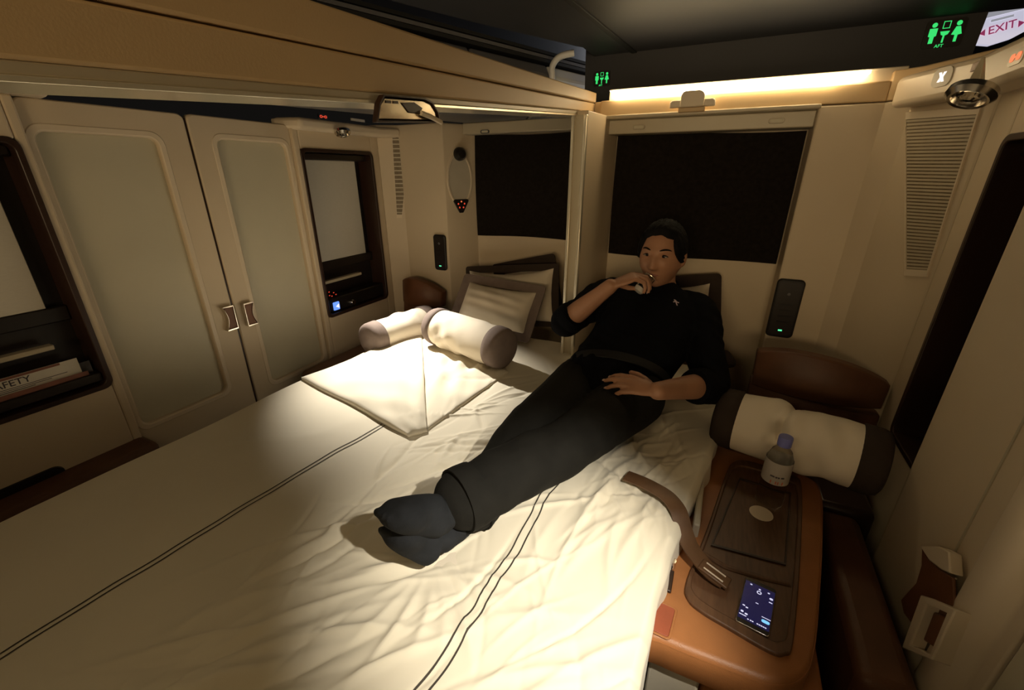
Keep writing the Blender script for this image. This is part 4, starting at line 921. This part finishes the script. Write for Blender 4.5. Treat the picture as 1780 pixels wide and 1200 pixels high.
def hand(g, wr, d, nrm, s, curls, spread, thumb, k=1.0, fr=.0080):
    """palm + five fingers; d: wrist->knuckles, nrm: palm normal, s: towards the thumb"""
    wr, d, nrm, s = np.array(wr, float), unit(d), unit(nrm), unit(s); tips = []
    R = []
    for t, w, th in ((-.012, .022, .018), (.0, .025, .017), (.02, .031, .015), (.045, .038, .014), (.070, .041, .0125), (.088, .040, .010), (.095, .036, .007)):
        c = wr+d*t*k
        R.append([c+s*w*k*math.cos(q)+nrm*th*k*math.sin(q) for q in np.linspace(0, 2*math.pi, 20, endpoint=False)])
    g.rings(R)
    g.ell(wr+d*.038*k+s*.026*k+nrm*.008*k, (.022*k, .026*k, .014*k), np.stack([s, d, nrm]), 14, 10)       # thumb base
    base = [(.0285, .088, 1.0), (.0095, .093, 1.10), (-.0095, .090, 1.03), (-.028, .081, .82)]
    for (bs, bd, ln), cu, sp in zip(base, curls, spread):
        p = wr+d*(bd-.022)*k+s*bs*k; dirv = unit(d+s*sp); pts = [p]; ang = 0; rad = [fr*1.12]
        p = p+dirv*.022*k; pts.append(p); rad.append(fr*1.1)
        for seg, c in zip((.042, .026, .021), cu):
            ang += c; dv = dirv*math.cos(ang)+nrm*math.sin(ang); p = p+dv*seg*ln*k; pts.append(p); rad.append(fr*(1.0 if seg > .04 else .93 if seg > .025 else .78))
        g.tube(pts, [r*k for r in rad], 12, tuple(nrm), round_ends=True); tips.append((pts[-1], dv, np.cross(dv, s)))
    pts = [wr+d*.020*k+s*.018*k+nrm*.004*k]; rad = [fr*1.35]
    for (a, b, c), L in zip(thumb, (.040, .032, .026)): pts.append(pts[-1]+unit(d*a+s*b+nrm*c)*L*k); rad.append(fr*(1.22 if L > .03 else 1.0))
    g.tube(pts, [r*k for r in rad], 12, tuple(nrm), round_ends=True); tips.append((pts[-1], unit(pts[-1]-pts[-2]), nrm))
    return tips
# right hand: raised, palm down over the glass, fingers curled down round it
dR = unit((.70, .36, .34)); nRr = unit((.32, .25, -.95)); nRr = unit(nRr-dR*np.dot(nRr, dR)); sR_ = -np.cross(nRr, dR)
tipsR = hand(skin, WRR+dR*.004, dR, nRr, sR_, [(.55, .75, .35), (.62, .80, .4), (.70, .80, .45), (.75, .85, .5)], (.04, 0, -.05, -.12), [(.55, .45, .75), (.80, .05, .65), (.90, -.1, .45)], .95)
# left hand: relaxed on the lap
dL = unit(AZ(1082, 664, .772)-WRL); nLh = unit((-.05, .45, -.88)); nLh = unit(nLh-dL*np.dot(nLh, dL)); sL_ = np.cross(nLh, dL)
tipsL = hand(skin, WRL+dL*.004, dL, nLh, sL_, [(.20, .40, .28), (.16, .34, .25), (.22, .40, .28), (.32, .50, .35)], (.07, .02, -.06, -.17), [(.55, .70, .25), (.85, .45, .15), (.95, .2, .12)], .83, .0096)
body = fuse(skin, 'body', 'skin', person, .0036, 4, .5)
for tips in (tipsR, tipsL):
    for p, dv, up in tips[:4]:
        q = p+dv*.0035; nn = unit(np.cross(np.cross(dv, up), dv))
for (p, dv, _), nrm in [(t, nRr) for t in tipsR[:4]]+[(t, nLh) for t in tipsL[:4]]:
    side = unit(np.cross(dv, nrm)); dn = unit(np.cross(side, dv)); dn = dn if np.dot(dn, nrm) < 0 else -dn
    G().ell(p+dv*.002+dn*.0052, (.0042, .0058, .0012), np.stack([side, dv, dn]), 10, 6).build('fingernail', 'nail', person)

# face details
for s in (-1, 1):
    d = unit(np.array((s*.031, .080, .0115))); r = headr(d[None])[0]; p = Hl(*(d*r))
    ax = np.stack([unit(lat*math.cos(.32*s)-fwd*s*math.sin(.32)*1.0), fwd, upv])
    e = G().ell(p+fwd*.0008, (.0145, .0052, .0046), HB, 16, 10).build('eye', 'eyew', person)
    G().ell(p+fwd*.0046, (.0066, .0022, .0044), HB, 14, 8).build('iris', 'iris', e)
    G().tube([Hl(*(unit((s*(.031+q), .080, .0165-.02*q*q*10))*1)*0+np.array((0, 0, 0))) if False else p+lat*q*1.25+upv*(.0050-30*q*q)+fwd*(.0052-abs(q)*.26) for q in np.linspace(-.013, .013, 9)], [.0006, .0012, .0015, .0017, .0018, .0017, .0015, .0012, .0006], 8, round_ends=True).build('eyelash', 'hair', person)
    pts = []
    for q in np.linspace(0, 1, 9):
        dd = unit((s*(.016+.034*q), .086-.02*q, .030+.006*math.sin(q*2.4)-.004*q)); pts.append(Hl(*(dd*(headr(dd[None])[0]+.0008))))
    G().tube(pts, [.0014, .0026, .0031, .0032, .0031, .0029, .0025, .0019, .001], 8, fwd, flat=.6, round_ends=True).build('eyebrow', 'hair', person)
for z, rad_, nm in ((-.0585, .0042, 'upper_lip'), (-.069, .0050, 'lower_lip')):
    pts = []
    for q in np.linspace(-1, 1, 11):
        dd = unit((q*.021, .088-.004*q*q, z-.003*q*q*(-1 if z < -.065 else 1)*.6)); pts.append(Hl(*(dd*(headr(dd[None])[0]-.0012))))
    G().tube(pts, [rad_*(1-.75*abs(q)**2) for q in np.linspace(-1, 1, 11)], 8, fwd, flat=.7, round_ends=True).build(nm, 'lip', person)
def hairr(d):
    x, y, z = d[:, 0], d[:, 1], d[:, 2]; r = headr(d)
    line = np.where(y > 0, .67+.05*np.cos(x*5)-.9*np.clip(np.abs(x)-.50, 0, 1)*2.4+.010*np.sin(x*17), -.30)          # hairline height by direction
    line = np.where(y > .12, line, np.where(y > -.15, np.where(np.abs(x) > .8, .02, .30), -.35+.0*y))
    k = np.clip((z-line)/.16, 0, 1); k = k*k*(3-2*k)
    tex = .0022*np.sin(x*41+y*23)*np.sin(z*37+y*29)+.0016*np.sin(x*90+z*40)
    vol = .007+.012*np.clip(z, 0, 1)+.005*np.clip(y, 0, 1)*np.clip(z, 0, 1)
    return r-.010+k*(.010+vol+tex)
G().rings(head_grid(96, 64, hairr)).build('hair', 'hair', person, angle=180)

# clothes
sh = G()
limb(sh, [NB-np.array((.0, -.0, .005)), (.452, 1.71, .885), (.440, 1.61, .815), (.415, 1.50, .745), (.385, 1.40, .685), (.372, 1.335, .655)], [.066, .150, .182, .172, .172, .172], up=(0, -.6, .8), flat=[.95, .62, .66, .68, .68, .64], n=30)
limb(sh, [mid(SHR, SHL, .28)+np.array((0, .02, .015)), SHR, mid(SHR, ELR, .5), mid(SHR, ELR, 1.0), mid(ELR, WRR, .10)], [.062, .072, .064, .060, .054])
limb(sh, [mid(SHR, SHL, .72)+np.array((0, .02, .015)), SHL, mid(SHL, ELL, .5), mid(SHL, ELL, 1.0), mid(ELL, WRL, .18)], [.062, .072, .064, .060, .054])
limb(sh, [SHR+np.array((.05, 0, .0)), mid(SHR, SHL, .5)+np.array((0, 0, .022)), SHL+np.array((-.05, 0, 0))], [.055, .055, .055])
def wrinkle(co):
    x, y, z = co.T; return .0030*np.sin(x*46+z*60+2*np.sin(y*23))*np.sin(y*38-x*25+z*12)+.0016*np.sin(z*120+x*70+3*np.sin(y*40))
shirt = fuse(sh, 'shirt', 'shirt', person, .006, 5, .5, wrinkle)
# rolled cuffs and collar
def cuff(e, w, t0, t1, r, name='rolled_cuff'):
    a, b = mid(e, w, t0), mid(e, w, t1); ax = b-a; Lc = np.linalg.norm(ax)
    G().lathe([(r*.70, 0), (r*.98, -.002), (r*1.05, Lc*.25), (r*1.04, Lc*.75), (r*.96, Lc), (r*.74, Lc*1.02)], a, ax, 26).build(name, 'shirt', person)
cuff(ELR, WRR, .04, .22, .058); cuff(ELL, WRL, .14, .34, .057)
cen = NB+np.array((0, -.006, -.005)); R1, R2, R3 = [], [], []
for q in np.linspace(0, 2*math.pi, 40, endpoint=False):
    f = math.sin(q); back = max(0, f)
    dirq = lat*math.cos(q)+(-fwd)*math.sin(q)
    R1.append(cen+dirq*.070+Z_*(-.012+.012*back)); R2.append(cen+dirq*(.066)+Z_*(.020+.028*back-.012*(f < 0)*abs(f))); R3.append(cen+dirq*.060+Z_*(-.010+.012*back))
G().rings([R1, R2, R3], cap=False).build('collar', 'shirt', person, angle=180)
tr_g = G()
for k, (h, kn, an) in LEG.items():
    e = mid(kn, an, .93); wd = 1.22 if k == 'L' else 1.0
    limb(tr_g, [h+np.array((0, .04, 0)), h, mid(h, kn, .5), kn, mid(kn, an, .4), mid(kn, an, .75), e], [.105, .108, .092, .078, .072*wd**.5, .062*wd, .060*wd], flat=[.85, .86, .86, .86, .88, .92, .95])
limb(tr_g, [(.300, 1.385, .655), (.45, 1.36, .655)], [.115, .115], flat=[.82, .82])
limb(tr_g, [(.384, 1.42, .69), (.372, 1.33, .650)], [.150, .150], up=(0, -.6, .8), flat=[.66, .60])
def twr(co):
    x, y, z = co.T; k = np.clip((1.15-y)*3, .25, 1); return k*(.0030*np.sin(y*23+x*31+2.5*np.sin(z*27+y*7))*np.sin(x*26+z*33-y*17)+.0012*np.sin(y*57+x*41+2*np.sin(y*19)))
trousers = fuse(tr_g, 'trousers', 'trouser', person, .006, 5, .5, twr)
bl = []
for q in np.linspace(0, 2*math.pi, 40, endpoint=False):
    w_ = X_*math.cos(q)*.176+unit((0, -.55, .83))*math.sin(q)*.120; bl.append(np.array((.384, 1.40, .683))+w_)
ax_ = unit((.1, .8, .56)); G().ring([p+(p-np.array((.384, 1.40, .683)))*.02 for p in bl], [p-(p-np.array((.384, 1.40, .683)))*.03 for p in bl], ax_, -.016, .016).build('belt', 'groove', person, bevel=.002)
# trouser hems
for k, (h, kn, an) in LEG.items():
    a = mid(kn, an, .86); b = mid(kn, an, 1.0); ax = b-a; Lc = np.linalg.norm(ax); wd = 1.22 if k == 'L' else 1.0
    G().lathe([(q1*wd, q2) for q1, q2 in ((.050, 0), (.0595, .002), (.0610, Lc*.6), (.0605, Lc), (.0570, Lc), (.046, Lc*.7))], a, ax, 28).build('trouser_hem', 'trouser', person)
# socks
FOOT = {'R': (AZ(738, 978, .580), AZ(672, 940, .665)), 'L': (AZ(752, 930, .640), AZ(668, 912, .725))}
for k in 'RL':
    h, kn, an = LEG[k]; heel, toe = (np.array(q, float) for q in FOOT[k]); ft = unit(toe-heel)
    upf = unit((an-heel)-ft*np.dot(an-heel, ft)); sd_ = np.cross(ft, upf)
    g = G(); limb(g, [mid(kn, an, .82), an, mid(an, heel, .55)+ft*.01], [.036, .038, .034], n=16)
    Lf = np.linalg.norm(toe-heel); R = []
    for t, w, hh, ce in ((-.10, .010, .010, .02), (-.06, .026, .024, .022), (.02, .033, .033, .030), (.18, .032, .040, .036), (.38, .031, .038, .034), (.58, .040, .034, .028), (.76, .045, .030, .024), (.90, .043, .025, .021), (.99, .035, .019, .019), (1.04, .016, .010, .018)):
        c = heel+ft*Lf*t+upf*ce; w *= 1.12; hh *= 1.15
        R.append([c+sd_*w*math.cos(q)+upf*hh*math.sin(q) for q in np.linspace(0, 2*math.pi, 22, endpoint=False)])
    g.rings(R)
    for q, (off, ln) in enumerate(((.030, .99), (.014, 1.02), (0, 1.0), (-.013, .97), (-.026, .92))):
        g.ell(heel+ft*Lf*ln+sd_*off+upf*.014, (.011, .016, .010), np.stack([sd_, ft, upf]), 10, 8)
    fuse(g, 'sock', 'sock', person, .0045, 5, .5, lambda co: .0012*np.sin(co[:, 0]*120+co[:, 2]*90)*np.sin(co[:, 1]*80))
# small pale chest emblem, laid on the shirt cloth
bm = bmesh.new(); bm.from_mesh(shirt.data); bvh = BVHTree.FromBMesh(bm); offv = ROOT[shirt.name]
o0 = Vector(CAM)-offv; dd = Vector(ray(1175, 527)).normalized(); hit, nor, _, _ = bvh.ray_cast(o0, dd); bm.free()
if hit is not None:
    c = np.array(hit+offv); nz = np.array(nor); a = unit(np.cross(Z_, nz)); b = np.cross(nz, a)
    g = G()
    for p0, p1, w in (((-.010, -.012), (.004, .006), .0022), ((.004, .004), (.012, -.004), .002), ((-.010, .006), (.010, .008), .002), ((.004, .010), (.008, .014), .003)):
        pa_, pb2 = c+a*p0[0]+b*p0[1]+nz*.002, c+a*p1[0]+b*p1[1]+nz*.002; du = unit(pb2-pa_)
        g.obox((pa_+pb2)/2, du, np.cross(nz, du), nz, np.linalg.norm(pb2-pa_)/2, w, .0006)
    g.build('emblem', 'logo', person, smooth=False)

# drinking glass at the mouth
mouth = Hl(.004, .101, -.066); gax = unit(np.array(AY(1105, 506, 1.52))-np.array(AY(1132, 480, 1.555)))
rim = AY(1130, 482, mouth[1]-.020); gax = unit(AY(1104, 511, mouth[1]-.062)-rim)
gl = thing('drinking_glass', tuple(rim+gax*.07), 'small clear drinking glass tilted to the mouth of the person', 'glass')
prof = [(.021, 0), (.0205, .03), (.018, .055), (.016, .066), (0, .068), (0, .064), (.0145, .060), (.0165, .05), (.019, .03), (.0195, 0)]
g = G(); o_ = rim; A1 = gax; a1 = unit(np.cross(A1, Z_)); b1_ = np.cross(A1, a1)
g.rings([[o_+A1*h+(a1*math.cos(q)+b1_*math.sin(q))*max(r, 1e-4) for q in np.linspace(0, 2*math.pi, 28, endpoint=False)] for r, h in prof], cap=False).build('bowl', 'glass', gl)
tag(G().lathe([(0, .0685), (.0165, .0675), (.0185, .056), (.019, .052), (.0165, .052), (0, .058)], o_, A1, 24).build('base', 'glassbase', gl), 'thick pale glass base')
tag(G().tube([o_+(a1*math.cos(q)+b1_*math.sin(q))*.0203 for q in np.linspace(0, 2*math.pi, 29)], .0014, 8).build('rim', 'glassrim', gl), 'bright rim')
